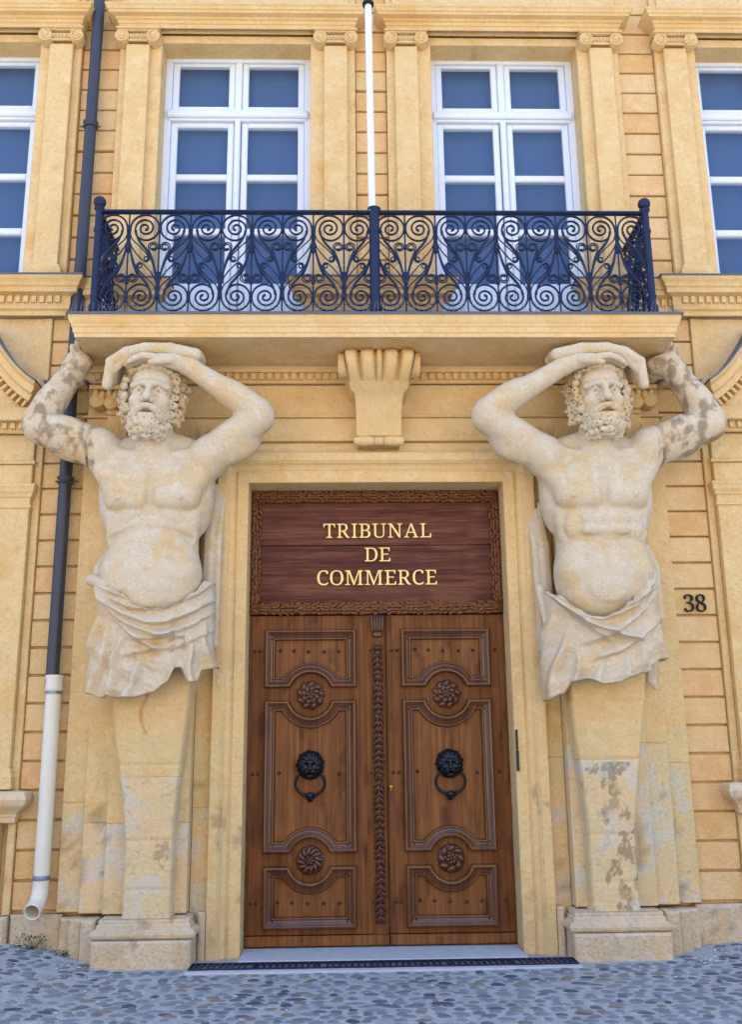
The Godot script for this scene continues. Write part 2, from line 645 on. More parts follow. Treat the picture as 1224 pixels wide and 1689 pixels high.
	mat["brass"] = plain(Color(0.80, 0.58, 0.25), 0.3, 0.9)
	mat["iron"] = plain(Color(0.085, 0.135, 0.26), 0.5)
	mat["iron"].metallic_specular = 0.4
	mat["black_iron"] = plain(Color(0.11, 0.12, 0.15), 0.3, 0.5)
	mat["lead"] = plain(Color(0.34, 0.37, 0.43), 0.55, 0.2)
	mat["pipe"] = plain(Color(0.20, 0.205, 0.25), 0.42)
	mat["white_pipe"] = plain(Color(0.86, 0.84, 0.77), 0.4)
	mat["white_pole"] = plain(Color(0.90, 0.91, 0.93), 0.35)
	mat["steel"] = plain(Color(0.52, 0.55, 0.60), 0.4, 0.7)
	mat["dark"] = plain(Color(0.04, 0.04, 0.045), 0.8)
	var paint := colour_map(Color(0.74, 0.79, 0.87), [[mid, Color(0.68, 0.74, 0.83, 0.6), 0.55, 0.8], [fine, Color(0.70, 0.76, 0.85, 0.4), 0.55, 0.8]])
	mat["paint"] = surface(paint, null, Vector3.ONE * 0.8, 0.45)
	var cloth := colour_map(Color(0.040, 0.080, 0.20), [[mid, Color(0.034, 0.07, 0.18, 0.6), 0.5, 0.8], [fine, Color(0.05, 0.095, 0.22, 0.5), 0.55, 0.8]])
	mat["blind"] = surface(cloth, null, Vector3.ONE * 1.1, 0.9)
	var gl := StandardMaterial3D.new()
	gl.transparency = BaseMaterial3D.TRANSPARENCY_ALPHA
	gl.albedo_color = Color(0.5, 0.65, 0.85, 0.08)
	gl.roughness = 0.03
	gl.metallic_specular = 0.25
	mat["glass"] = gl
	# paving
	var mortar := colour_map(Color(0.40, 0.41, 0.42), [
		[mid, Color(0.50, 0.505, 0.51, 0.8), 0.5, 0.75],
		[fine, Color(0.27, 0.28, 0.29, 0.6), 0.55, 0.8],
		[big, Color(0.34, 0.35, 0.36, 0.7), 0.5, 0.8],
		[pit, Color(0.60, 0.60, 0.60, 0.6), 0.09, 0.0]])
	mat["mortar"] = surface(mortar, n1, Vector3.ONE * 0.8, 0.85, Color(1, 1, 1), 1.6)
	mat["cobbles"] = []
	for cc in [Color(0.74, 0.76, 0.79), Color(0.62, 0.64, 0.69), Color(0.88, 0.88, 0.89), Color(0.70, 0.67, 0.67), Color(0.78, 0.71, 0.64), Color(0.47, 0.50, 0.56), Color(0.72, 0.75, 0.78), Color(0.57, 0.60, 0.66)]:
		mat["cobbles"].append(surface(mortar, n1, Vector3.ONE * 1.7, 0.62, cc, 0.7, Vector3(cc.r, cc.g, 0)))
	var pale := colour_map(Color(0.48, 0.50, 0.53), [[mid, Color(0.56, 0.57, 0.60, 0.8), 0.5, 0.8], [fine, Color(0.36, 0.38, 0.41, 0.5), 0.55, 0.85]])
	mat["doorstep"] = surface(pale, n1, Vector3.ONE * 0.8, 0.7, Color(1, 1, 1), 0.5)
	mat["leaf"] = plain(Color(0.20, 0.30, 0.09), 0.6)
	mat["leaf"].backlight_enabled = true
	mat["leaf"].backlight = Color(0.1, 0.16, 0.04)
	mat["white_bits"] = plain(Color(0.80, 0.80, 0.78), 0.8)

# patches of grime, grey mortar repair and bare stone on the lower stonework, each with a ragged outline
var grime := FastNoiseLite.new()
var speck := FastNoiseLite.new()
func low_stone(p: Vector3) -> Color:
	var c := Color(1, 1, 1)
	var g := grime.get_noise_3d(p.x * 1.0, p.y * 0.7, p.z)
	var s := speck.get_noise_3d(p.x, p.y * 0.6, p.z)
	var f := speck.get_noise_3d(p.x * 3.0 + 9.0, p.y * 3.0, p.z)
	if p.y < 1.75 and g > 0.04:
		c = c.lerp(Color(0.92, 0.99, 1.12), smoothstep(0.04, 0.12, g) * 0.8)
	if p.y < 1.35 and s > 0.24 and f > -0.25:
		c = c.lerp(Color(0.58, 0.57, 0.56), smoothstep(0.24, 0.42, s) * 0.8)
	if p.y < 0.36 and g > -0.15:
		c = c.lerp(Color(0.88, 0.91, 0.95), 0.7)
	return c

func upper_stone(p: Vector3) -> Color:
	var g := grime.get_noise_3d(p.x * 0.6, p.y * 0.6, p.z * 0.6)
	var f := speck.get_noise_3d(p.x * 1.3, p.y * 1.3, p.z)
	var c := Color(1, 1, 1)
	if g > 0.2: c = c.lerp(Color(0.97, 0.9, 0.78), smoothstep(0.2, 0.4, g))
	if f > 0.45: c = c.lerp(Color(0.78, 0.72, 0.64), smoothstep(0.45, 0.6, f) * 0.6)
	return c

# ---------------------------------------------------------------- the front of the building
const PLAN := Basis(Vector3(1, 0, 0), Vector3(0, 0, 1), Vector3(0, 1, 0))   # (along, out, up)
const FACE := Basis(Vector3(1, 0, 0), Vector3(0, 1, 0), Vector3(0, 0, 1))   # (x, y, towards the street)

func run(profile: Array, x0: float, x1: float, z: float, back := 0.0, step := 0.12) -> MB:
	# moulding along the wall with returns to the wall at both ends
	var m := MB.new()
	var path := PackedVector2Array([Vector2(x0, back), Vector2(x0, z), Vector2(x1, z), Vector2(x1, back)])
	m.sweep(path, P2(profile), Transform3D(PLAN, Vector3.ZERO), false, step, upper_stone, false)
	return m

func stone_part(b: Node, called: String, x0: float, x1: float, y0: float, y1: float, z0: float, z1: float, key = "wall", ch := 0.008, colour = null) -> MeshInstance3D:
	var m := MB.new()
	var nx := clampi(int((x1 - x0) / 0.06), 2, 40)
	var ny := clampi(int((y1 - y0) / 0.06), 2, 60)
	m.slab(x0, x1, y0, y1, z0, z1, ch, nx, ny, stone_noise, 0.004, colour if colour != null else upper_stone)
	return part(b, called, m, mat[key] if key is String else key)

func build_facade() -> Node3D:
	var b := thing("courthouse_front", "ochre limestone town-house front with channelled courses, pilasters and tall white windows", "building")
	# openings in the wall: [x0, x1, y0, y1]
	var holes := [[-1.165, 1.165, -0.5, 3.985]]
	for s in [-1.0, 1.0]:
		for w in [[0.61, 2.12, 5.2, 8.65], [3.34, 4.86, 5.95, 8.65], [3.42, 4.74, 1.32, 4.16]]:
			holes.append([minf(s * w[0], s * w[1]), maxf(s * w[0], s * w[1]), w[2], w[3]])
	var xs := [-16.0, 16.0]
	var ys := [-0.5, 12.0]
	for h in holes:
		for k in 2:
			if not xs.has(h[k]): xs.append(h[k])
			if not ys.has(h[k + 2]): ys.append(h[k + 2])
	xs.sort(); ys.sort()
	var core := MB.new()
	for i in xs.size() - 1:
		var start := -1
		for j in ys.size():
			var solid := false
			if j < ys.size() - 1:
				solid = true
				var cx: float = (xs[i] + xs[i + 1]) * 0.5
				var cy: float = (ys[j] + ys[j + 1]) * 0.5
				for h in holes:
					if cx > h[0] and cx < h[1] and cy > h[2] and cy < h[3]: solid = false
			if solid and start < 0: start = j
			if not solid and start >= 0:
				core.box(xs[i], xs[i + 1], ys[start], ys[j], -0.6, -0.048)
				start = -1
	part(b, "wall", core, mat["wall"])
	var body := MB.new()
	body.box(-16.0, 16.0, -0.5, 12.0, -12.0, -0.601)
	part(b, "rear_block", body, mat["wall"])
	part(b, "eaves", run([0.0, 11.6, 0.1, 11.65, 0.3, 11.8, 0.45, 11.9, 0.45, 12.02, -0.1, 12.05], -16.0, 16.0, -0.02, -0.3, 0.0), mat["trim"])
	# channelled courses: one stone per course between the pilasters
	var rng := RandomNumberGenerator.new()
	rng.seed = 5
	var strips := []
	for s in [-1.0, 1.0]:
		strips.append([minf(s * 2.652, s * 3.03), maxf(s * 2.652, s * 3.03), 0.362, 0.2387, 22])
		strips.append([minf(s * 2.545, s * 2.925), maxf(s * 2.545, s * 2.925), 5.995, 0.2355, 21])
	strips.append([-0.158, 0.158, 5.995, 0.2355, 21])
	for st in strips:
		var variants := []
		for q in 4:
			var m := MB.new()
			var nz := noise_of(100 + q, 1.6, 3)
			m.slab(st[0] + 0.003, st[1] - 0.003, 0.008 + rng.randf() * 0.004, st[3] - 0.008 - rng.randf() * 0.004, -0.055, 0.0, 0.006, 6, 3, nz, 0.006)
			variants.append(m.mesh())
		for k in int(st[4]):
			var vv := rng.randi() % 4
			part(b, "stone_block", variants[vv], mat["blocks"][rng.randi() % 5], Vector3(0, st[2] + st[3] * k, rng.randf_range(-0.004, 0.003)))
	for s in [-1.0, 1.0]:
		stone_part(b, "base_stone", minf(s * 2.60, s * 3.02), maxf(s * 2.60, s * 3.02), -0.3, 0.345, -0.055, 0.055, "plinth", 0.02, low_stone)
		stone_part(b, "base_stone", minf(s * 3.03, s * 3.6), maxf(s * 3.03, s * 3.6), -0.3, 0.335, -0.055, 0.10, "plinth", 0.025, low_stone)
		stone_part(b, "base_stone", minf(s * 3.61, s * 5.0), maxf(s * 3.61, s * 5.0), -0.3, 0.33, -0.055, 0.10, "plinth", 0.025, low_stone)
	build_upper_floor(b)
	build_side_bays(b)
	build_portal(b)
	return b

func ionic_capital(cx: float, y: float, z: float) -> MB:
	var m := MB.new()
	for s in [-1.0, 1.0]:
		var c := Vector3(cx + s * 0.155, y, z + 0.02)
		var xf := Transform3D(Basis(Vector3(1, 0, 0), PI / 2), c)
		m.lathe(P2([0.0, 0.032, 0.012, 0.034, 0.018, 0.028, 0.022, 0.018, 0.05, 0.016, 0.056, 0.024, 0.066, 0.026, 0.071, 0.018, 0.071, -0.09]), 20, xf)
		var pts := PackedVector3Array()
		var rr := PackedFloat32Array()
		for k in 34:
			var a: float = PI * 0.5 + s * k * 0.38
			var r := 0.062 * pow(0.945, k)
			pts.append(c + Vector3(cos(a) * r, sin(a) * r, 0.022))
			rr.append(0.010 * pow(0.975, k))
		m.tube(pts, rr, 5)
	# cushion with eggs between the volutes
	m.cbox(cx - 0.13, cx + 0.13, y - 0.012, y + 0.05, z - 0.09, z + 0.012, 0.01)
	for k in 5:
		m.ball(Vector3(cx + (k - 2) * 0.037, y + 0.012, z + 0.016), Vector3(0.013, 0.026, 0.016), 8, 6)
	m.tube(PackedVector3Array([Vector3(cx - 0.12, y - 0.028, z), Vector3(cx + 0.12, y - 0.028, z)]), PackedFloat32Array([0.014]), 8)
	# abacus
	m.cbox(cx - 0.205, cx + 0.205, y + 0.066, y + 0.082, z - 0.1, z + 0.03, 0.005)
	m.cbox(cx - 0.22, cx + 0.22, y + 0.083, y + 0.108, z - 0.1, z + 0.045, 0.006)
	return m

func build_upper_floor(b: Node3D) -> void:
	var pil := [-3.115, -2.35, -0.357, 0.357, 2.35, 3.115]
	var backs := [[0.16, 0.612], [2.118, 2.543], [2.927, 3.342]]
	for s in [-1.0, 1.0]:
		for q in backs:
			stone_part(b, "jamb_strip", minf(s * q[0], s * q[1]), maxf(s * q[0], s * q[1]), 5.952, 8.632, -0.055, 0.055, "trim", 0.006)
		# bare stone of the jambs goes back to the window frames
	for cx in pil:
		var p := stone_part(b, "pilaster", cx - 0.1165, cx + 0.1165, 6.115, 8.56, 0.0, 0.118, "trim", 0.006)
		var cap := ionic_capital(cx, 8.622, 0.13)
		part(p, "capital", cap, mat["trim"])
		var bs := MB.new()
		bs.sweep(PackedVector2Array([Vector2(cx - 0.1165, 0.0), Vector2(cx - 0.1165, 0.118), Vector2(cx + 0.1165, 0.118), Vector2(cx + 0.1165, 0.0)]),
			P2([0.055, 5.955, 0.055, 6.035, 0.04, 6.045, 0.038, 6.075, 0.022, 6.085, 0.018, 6.105, 0.0, 6.12]), Transform3D(PLAN, Vector3.ZERO))
		part(p, "pilaster_base", bs, mat["trim"])
	# entablature over each window
	for e in [[-5.6, -2.90, -5.4, -2.965], [-2.57, -0.135, -2.50, -0.205], [0.135, 2.57, 0.205, 2.50], [2.90, 5.6, 2.965, 5.4]]:
		var x0: float = e[0]
		var x1: float = e[1]
		stone_part(b, "lintel", e[2] + 0.12, e[3] - 0.12, 8.634, 8.722, -0.6, 0.045, "trim", 0.006)
		var cor := run([0.0, 8.731, 0.012, 8.731, 0.014, 8.772, 0.026, 8.776, 0.028, 8.81, 0.045, 8.816, 0.05, 8.838, 0.10, 8.846, 0.105, 8.87, 0.118, 8.876, 0.125, 8.90, 0.14, 8.915, 0.14, 8.928, 0.0, 8.935], e[2] - 0.03, e[3] + 0.03, 0.13)
		var cm := part(b, "window_cornice", cor, mat["trim"])
		var ret := run([0.0, 8.731, 0.012, 8.731, 0.02, 8.80, 0.04, 8.816, 0.05, 8.838, 0.085, 8.846, 0.09, 8.87, 0.105, 8.90, 0.115, 8.928, 0.0, 8.935], x0 + 0.05, x1 - 0.05, 0.06)
		part(cm, "cornice_return", ret, mat["trim"])
		stone_part(b, "apron_panel", e[2] + 0.02, e[3] - 0.02, 8.94, 10.9, -0.055, 0.07, "wall", 0.008)
		stone_part(b, "apron_strip", x0 + 0.02, x1 - 0.02, 8.94, 10.9, -0.055, 0.035, "wall", 0.006)
	# string course with dentils
	var prof := [0.0, 5.60, 0.02, 5.60, 0.025, 5.64, 0.05, 5.655, 0.055, 5.69, 0.06, 5.70, 0.06, 5.775, 0.10, 5.785, 0.13, 5.79, 0.135, 5.835, 0.15, 5.845, 0.16, 5.875, 0.185, 5.905, 0.195, 5.93, 0.0, 5.938]
	var lead := [0.0, 5.936, 0.205, 5.930, 0.207, 5.944, 0.0, 5.956]
	for seg in [[-5.6, -2.905, 0.075], [-2.90, -2.862, 0.01], [-2.704, -2.12, 0.01], [-0.608, 0.608, 0.04], [2.12, 2.90, 0.01], [2.905, 5.6, 0.075]]:
		var sc := part(b, "string_course", run(prof, seg[0], seg[1], seg[2], -0.02), mat["trim"])
		part(sc, "lead_flashing", run(lead, seg[0], seg[1], seg[2], -0.02), mat["lead"])
		var dm := MB.new()
		dm.cbox(-0.022, 0.022, 5.704, 5.772, -0.01, 0.034, 0.004)
		var dmesh := dm.mesh()
		var cnt := int((seg[1] - seg[0]) / 0.074)
		for k in cnt:
			var x: float = seg[0] + 0.037 + (k + 0.0) * 0.074 + fmod(seg[1] - seg[0], 0.074) * 0.5
			if absf(x) > 4.3: continue
			part(sc, "dentil", dmesh, mat["trim"], Vector3(x, 0, seg[2] + 0.055))
	# windows
	for w in [[-2.12, -0.61, 5.2, 8.65], [0.61, 2.12, 5.2, 8.65], [-4.86, -3.34, 5.95, 8.65], [3.34, 4.86, 5.95, 8.65]]:
		window(b, w[0], w[1], w[2], w[3])

func pane_of(w: Node, x0: float, x1: float, y0: float, y1: float, z: float) -> void:
	var g := MB.new()
	g.box(x0 - 0.01, x1 + 0.01, y0 - 0.01, y1 + 0.01, z - 0.004, z)
	part(w, "pane", g, mat["glass"])

func window(b: Node3D, x0: float, x1: float, y0: float, y1: float) -> void:
	var f := MB.new()
	var z0 := -0.30
	var z1 := -0.19
	# outer frame
	f.cbox(x0, x0 + 0.07, y0, y1, z0, z1, 0.006)
	f.cbox(x1 - 0.07, x1, y0, y1, z0, z1, 0.006)
	f.cbox(x0 + 0.07, x1 - 0.07, y1 - 0.05, y1, z0, z1, 0.006)
	f.cbox(x0 + 0.07, x1 - 0.07, y0, y0 + 0.06, z0, z1, 0.006)
	var w := part(b, "window", f, mat["paint"])
	var xm := (x0 + x1) * 0.5
	var tr := MB.new()
	tr.cbox(x0 + 0.03, x1 - 0.03, 7.925, 8.0, z0, z1 + 0.035, 0.012)
	tr.cbox(x0 + 0.05, x1 - 0.05, 7.895, 7.924, z0, z1 + 0.012, 0.006)
	tr.cbox(x0 + 0.05, x1 - 0.05, 8.001, 8.024, z0, z1 + 0.012, 0.006)
	part(w, "transom_bar", tr, mat["paint"])
	var ml := MB.new()
	ml.tube(PackedVector3Array([Vector3(xm, y0 + 0.06, z1 - 0.005), Vector3(xm, 7.9, z1 - 0.005)]), PackedFloat32Array([0.033]), 10)
	ml.cbox(xm - 0.035, xm + 0.035, 8.02, y1 - 0.05, z0, z1 - 0.002, 0.008)
	part(w, "mullion", ml, mat["paint"])
	for s in [0, 1]:
		var a := x0 + 0.072 if s == 0 else xm + 0.036
		var c := xm - 0.036 if s == 0 else x1 - 0.072
		var zs := z1 - 0.022
		# each casement: stiles, rails and glazing bars; the upper lights above the transom
		var sash := MB.new()
		var gx0 := a + 0.066
		var gx1 := c - 0.066
		sash.cbox(a, gx0, y0 + 0.062, 7.893, z0 + 0.03, zs, 0.01)
		sash.cbox(gx1, c, y0 + 0.062, 7.893, z0 + 0.03, zs, 0.01)
		var bars := [7.838, 7.30, 7.226, 6.69, 6.615, 6.088]
		sash.cbox(gx0, gx1, bars[0], 7.893, z0 + 0.03, zs, 0.01)
		sash.cbox(gx0, gx1, bars[2], bars[1], z0 + 0.03, zs, 0.012)
		sash.cbox(gx0, gx1, bars[4], bars[3], z0 + 0.03, zs, 0.012)
		sash.cbox(gx0, gx1, y0 + 0.062, bars[5], z0 + 0.03, zs, 0.012)
		if y0 < 5.5:
			sash.cbox(gx0 + 0.03, gx1 - 0.03, y0 + 0.25, bars[5] - 0.15, z0 + 0.03, zs + 0.012, 0.012)
		part(w, "casement", sash, mat["paint"])
		var top := MB.new()
		top.cbox(a, gx0, 8.026, y1 - 0.052, z0 + 0.03, zs, 0.01)
		top.cbox(gx1, c, 8.026, y1 - 0.052, z0 + 0.03, zs, 0.01)
		top.cbox(gx0, gx1, 8.026, 8.085, z0 + 0.03, zs, 0.01)
		top.cbox(gx0, gx1, y1 - 0.085, y1 - 0.052, z0 + 0.03, zs, 0.01)
		part(w, "upper_light", top, mat["paint"])
		for k in 3:
			pane_of(w, gx0, gx1, bars[k * 2 + 1], bars[k * 2], zs - 0.03)
		pane_of(w, gx0, gx1, 8.085, y1 - 0.085, zs - 0.03)
	var bl := MB.new()
	bl.box(x0 + 0.02, x1 - 0.02, y0, y1, -0.36, -0.345)
	part(w, "blind", bl, mat["blind"])

func build_side_bays(b: Node3D) -> void:
	for s in [-1.0, 1.0]:
		var q := func(a: float, c: float) -> Array: return [minf(s * a, s * c), maxf(s * a, s * c)]
		var r: Array = q.call(3.032, 3.095)
		stone_part(b, "jamb_strip", r[0], r[1], 0.34, 5.60, -0.055, 0.03, "trim", 0.005, low_stone)
		r = q.call(3.097, 3.375)
		var p := stone_part(b, "pilaster", r[0], r[1], 1.36, 3.74, -0.055, 0.095, "trim", 0.006)
		var cm := MB.new()
		cm.sweep(PackedVector2Array([Vector2(r[0], 0.0), Vector2(r[0], 0.095), Vector2(r[1], 0.095), Vector2(r[1], 0.0)]),
			P2([0.0, 3.735, 0.014, 3.74, 0.014, 3.765, 0.006, 3.775, 0.006, 3.83, 0.02, 3.84, 0.022, 3.86, 0.04, 3.885, 0.045, 3.92, 0.05, 3.925, 0.05, 3.955, -0.09, 3.956]), Transform3D(PLAN, Vector3.ZERO))
		part(p, "capital", cm, mat["trim"])
		var bm := MB.new()
		bm.sweep(PackedVector2Array([Vector2(r[0], 0.0), Vector2(r[0], 0.095), Vector2(r[1], 0.095), Vector2(r[1], 0.0)]),
			P2([0.03, 1.33, 0.03, 1.43, 0.02, 1.45, 0.015, 1.49, 0.0, 1.5]), Transform3D(PLAN, Vector3.ZERO))
		part(p, "pilaster_base", bm, mat["trim"])
		r = q.call(3.097, 5.0)
		stone_part(b, "entablature_stone", r[0], r[1], 3.957, 4.145, -0.055, 0.085, "trim", 0.006)
		part(b, "architrave", run([0.0, 4.146, 0.02, 4.15, 0.028, 4.175, 0.0, 4.18], r[0] + s * 0.0, r[1], 0.085, 0.0), mat["trim"])
		stone_part(b, "entablature_stone", r[0], r[1], 4.181, 4.43, -0.055, 0.075, "trim", 0.006)
		# cornice with dentils under the swan-neck pediment
		var cn := part(b, "pediment_cornice", run([0.0, 4.43, 0.02, 4.435, 0.03, 4.46, 0.03, 4.52, 0.06, 4.525, 0.10, 4.53, 0.11, 4.60, 0.125, 4.64, 0.0, 4.65], r[0] + (0.0 if s > 0 else 0.0), r[1], 0.10, 0.0), mat["trim"])
		var dm := MB.new()
		dm.cbox(-0.021, 0.021, 4.462, 4.518, 0.12, 0.162, 0.004)
		var dmesh := dm.mesh()
		for k in 16:
			part(cn, "dentil", dmesh, mat["trim"], Vector3(s * (3.13 + k * 0.074), 0, 0))
		r = q.call(3.03, 5.6)
		stone_part(b, "frieze_panel", r[0], r[1], 4.652, 5.60, -0.055, 0.02, "wall", 0.006)
		# swan-neck pediment: a curved band that rises from the pilaster towards the middle of the window
		var pts := PackedVector2Array()
		for k in 25:
			var t := k / 24.0 * 0.47
			pts.append(Vector2(3.08 + t, 4.885 + 0.6 * t + 1.3 * t * t))
		var band := MB.new()
		var lead := MB.new()
		var teeth := MB.new()
		var pr := P2([-0.17, 0.02, -0.17, 0.12, -0.11, 0.13, -0.10, 0.17, -0.04, 0.18, -0.02, 0.23, 0.0, 0.25, 0.0, 0.02])
		var prl := P2([0.001, 0.02, 0.001, 0.262, 0.016, 0.262, 0.016, 0.02])
		var mx := Transform3D(Basis(Vector3(s, 0, 0), Vector3(0, 1, 0), Vector3(0, 0, 1)), Vector3.ZERO)
		band.sweep(pts, pr, mx, false, 0.0, upper_stone)
		lead.sweep(pts, prl, mx)
		var pd := part(b, "swan_neck_pediment", band, mat["trim"])
		part(pd, "lead_flashing", lead, mat["lead"])
		for k in range(1, 24, 2):
			var d := (pts[k + 1] - pts[k]).normalized()
			var nn := Vector2(-d.y, d.x)
			var c := pts[k] - nn * 0.205
			var tm := MB.new()
			var rt := Transform3D(Basis(Vector3(d.x * s, d.y, 0), Vector3(nn.x * s, nn.y, 0), Vector3(0, 0, 1)), Vector3(c.x * s, c.y, 0))
			tm.cbox(-0.014, 0.014, -0.034, 0.034, 0.02, 0.10, 0.004)
			placed(pd, "dentil", tm, mat["trim"], rt)
		# moulded sill below the ground-floor window
		r = q.call(2.985, 5.0)
		part(b, "window_sill", run([0.0, 1.06, 0.015, 1.065, 0.02, 1.10, 0.03, 1.115, 0.03, 1.13, 0.06, 1.16, 0.095, 1.185, 0.11, 1.20, 0.12, 1.22, 0.13, 1.25, 0.12, 1.29, 0.10, 1.31, 0.0, 1.32], r[0] + (0.0 if s < 0 else 0.05), r[1] - (0.05 if s < 0 else 0.0), 0.09, 0.0), mat["worn"])
		r = q.call(3.15, 5.0)
		stone_part(b, "sill_panel", r[0], r[1], 0.34, 1.06, -0.055, 0.06, "wall", 0.006, low_stone)
		# ground-floor window
		var f := MB.new()
		r = q.call(3.42, 4.74)
		f.cbox(r[0], r[0] + 0.09, 1.32, 4.16, -0.3, -0.2, 0.006)
		f.cbox(r[1] - 0.09, r[1], 1.32, 4.16, -0.3, -0.2, 0.006)
		f.cbox(r[0] + 0.09, r[1] - 0.09, 4.07, 4.16, -0.3, -0.2, 0.006)
		f.cbox(r[0] + 0.09, r[1] - 0.09, 1.32, 1.42, -0.3, -0.2, 0.006)
		f.cbox((r[0] + r[1]) * 0.5 - 0.05, (r[0] + r[1]) * 0.5 + 0.05, 1.42, 4.07, -0.3, -0.2, 0.006)
		var w := part(b, "window", f, mat["paint"])
		pane_of(w, r[0] + 0.09, r[1] - 0.09, 1.42, 4.07, -0.25)
		var bl := MB.new()
		bl.box(r[0], r[1], 1.32, 4.16, -0.36, -0.345)
		part(w, "blind", bl, mat["blind"])

func build_portal(b: Node3D) -> void:
	# moulded door surround
	var m := MB.new()
	m.sweep(PackedVector2Array([Vector2(-1.15, -0.1), Vector2(-1.15, 3.965), Vector2(1.15, 3.965), Vector2(1.15, -0.1)]),
		P2([0.0, -0.3, 0.0, 0.088, 0.004, 0.094, 0.096, 0.094, 0.10, 0.088, 0.105, 0.078, 0.118, 0.074, 0.126, 0.084, 0.14, 0.088, 0.16, 0.10, 0.172, 0.118, 0.178, 0.128, 0.19, 0.13, 0.192, 0.14, 0.268, 0.142, 0.272, 0.136, 0.272, 0.0]), Transform3D(FACE, Vector3.ZERO), false, 0.035, low_stone)
	part(b, "door_surround", m, mat["trim"])
	# dark rebate behind the leaves
	var rb := MB.new()
	rb.box(-1.164, 1.164, 0.0, 3.98, -0.34, -0.275)
	part(b, "door_rebate", rb, mat["wood"])
	# entablature between the giants, under the balcony
	stone_part(b, "frieze_stone", -1.56, 1.56, 4.245, 4.362, -0.055, 0.03, "wall", 0.006)
	stone_part(b, "frieze_stone", -2.64, 2.64, 4.366, 4.585, -0.055, 0.075, "trim", 0.006)
	part(b, "frieze_moulding", run([0.0, 4.586, 0.03, 4.588, 0.034, 4.602, 0.0, 4.61], -2.64, 2.64, 0.07, 0.0), mat["trim"])
	stone_part(b, "frieze_stone", -2.64, 2.64, 4.612, 4.915, -0.055, 0.06, "wall", 0.006)
	var dc := part(b, "dentil_course", run([0.0, 4.917, 0.03, 4.92, 0.035, 4.94, 0.035, 5.01, 0.07, 5.012, 0.075, 5.04, 0.10, 5.058, 0.0, 5.058], -2.64, 2.64, 0.07, 0.0), mat["trim"])
	var dm := MB.new()
	dm.cbox(-0.024, 0.024, 4.943, 5.008, 0.09, 0.135, 0.004)
	var dmesh := dm.mesh()
	for k in 69:
		var x := -2.55 + k * 0.075
		if absf(x - 0.025) < 0.30: continue
		part(dc, "dentil", dmesh, mat["trim"], Vector3(x, 0, 0))
	# layered pilasters that stand behind the giants
	for s in [-1.0, 1.0]:
		for q in [[2.45, 2.648, 0.055, 0.36, 4.362], [2.245, 2.447, 0.125, 0.36, 4.362], [1.575, 2.242, 0.20, 0.36, 4.24], [1.425, 1.572, 0.05, 0.0, 4.24]]:
			# weathered lower stones, cleaner ones above
			var cut: float = 1.35 + 0.3 * sin(q[0] * 37.0 * s)
			stone_part(b, "pilaster_strip", minf(s * q[0], s * q[1]), maxf(s * q[0], s * q[1]), q[3], cut, -0.055, q[2], "worn" if q[2] > 0.1 else "trim_low", 0.006, low_stone)
			stone_part(b, "pilaster_strip", minf(s * q[0], s * q[1]), maxf(s * q[0], s * q[1]), cut + 0.001, q[4], -0.055, q[2] - 0.001, "trim", 0.004, low_stone)
		for q in [[2.25, 2.445, 4.37, 4.60, 0.13], [2.25, 2.445, 4.60, 4.64, 0.15]]:
			stone_part(b, "pilaster_strip", minf(s * q[0], s * q[1]), maxf(s * q[0], s * q[1]), q[2], q[3], 0.0, q[4], "trim", 0.006)
		# the capital that peeps out beside the head
		var cap := MB.new()
		for t in [0.0, 1.0]:
			var c := Vector3(s * (2.40 + 0.13 * t), 4.70 + 0.015 * t, 0.15)
			cap.lathe(P2([0.0, 0.06, 0.02, 0.07, 0.035, 0.05, 0.055, 0.055, 0.07, 0.04, 0.07, -0.1]), 14, Transform3D(Basis(Vector3(1, 0, 0), PI / 2), c))
		for t in 4:
			cap.ball(Vector3(s * (2.36 + 0.06 * t), 4.77 + 0.012 * (t % 2), 0.17), Vector3(0.035, 0.05, 0.06), 8, 6)
		cap.cbox(minf(s * 2.28, s * 2.6), maxf(s * 2.28, s * 2.6), 4.82, 4.86, 0.05, 0.22, 0.008)
		part(b, "capital", cap, mat["trim"])
		# stub of an old ledge with its lead cover
		var led := part(b, "ledge_stone", run([0.0, 4.88, 0.04, 4.885, 0.07, 4.915, 0.0, 4.92], minf(s * 2.72, s * 2.93), maxf(s * 2.72, s * 2.93), 0.10, 0.0), mat["trim"])
		part(led, "lead_flashing", run([0.0, 4.919, 0.085, 4.90, 0.09, 4.915, 0.03, 4.945, 0.0, 4.96], minf(s * 2.71, s * 2.94), maxf(s * 2.71, s * 2.94), 0.10, 0.0), mat["lead"])
		# stepped bases beside the giants' plinths
		for q in [[2.27, 2.385, 0.30, 0.33], [2.388, 2.50, 0.22, 0.33], [2.503, 2.60, 0.13, 0.325], [1.425, 1.485, 0.17, 0.36]]:
			stone_part(b, "base_stone", minf(s * q[0], s * q[1]), maxf(s * q[0], s * q[1]), -0.2, q[3], -0.055, q[2], "plinth", 0.018, low_stone)

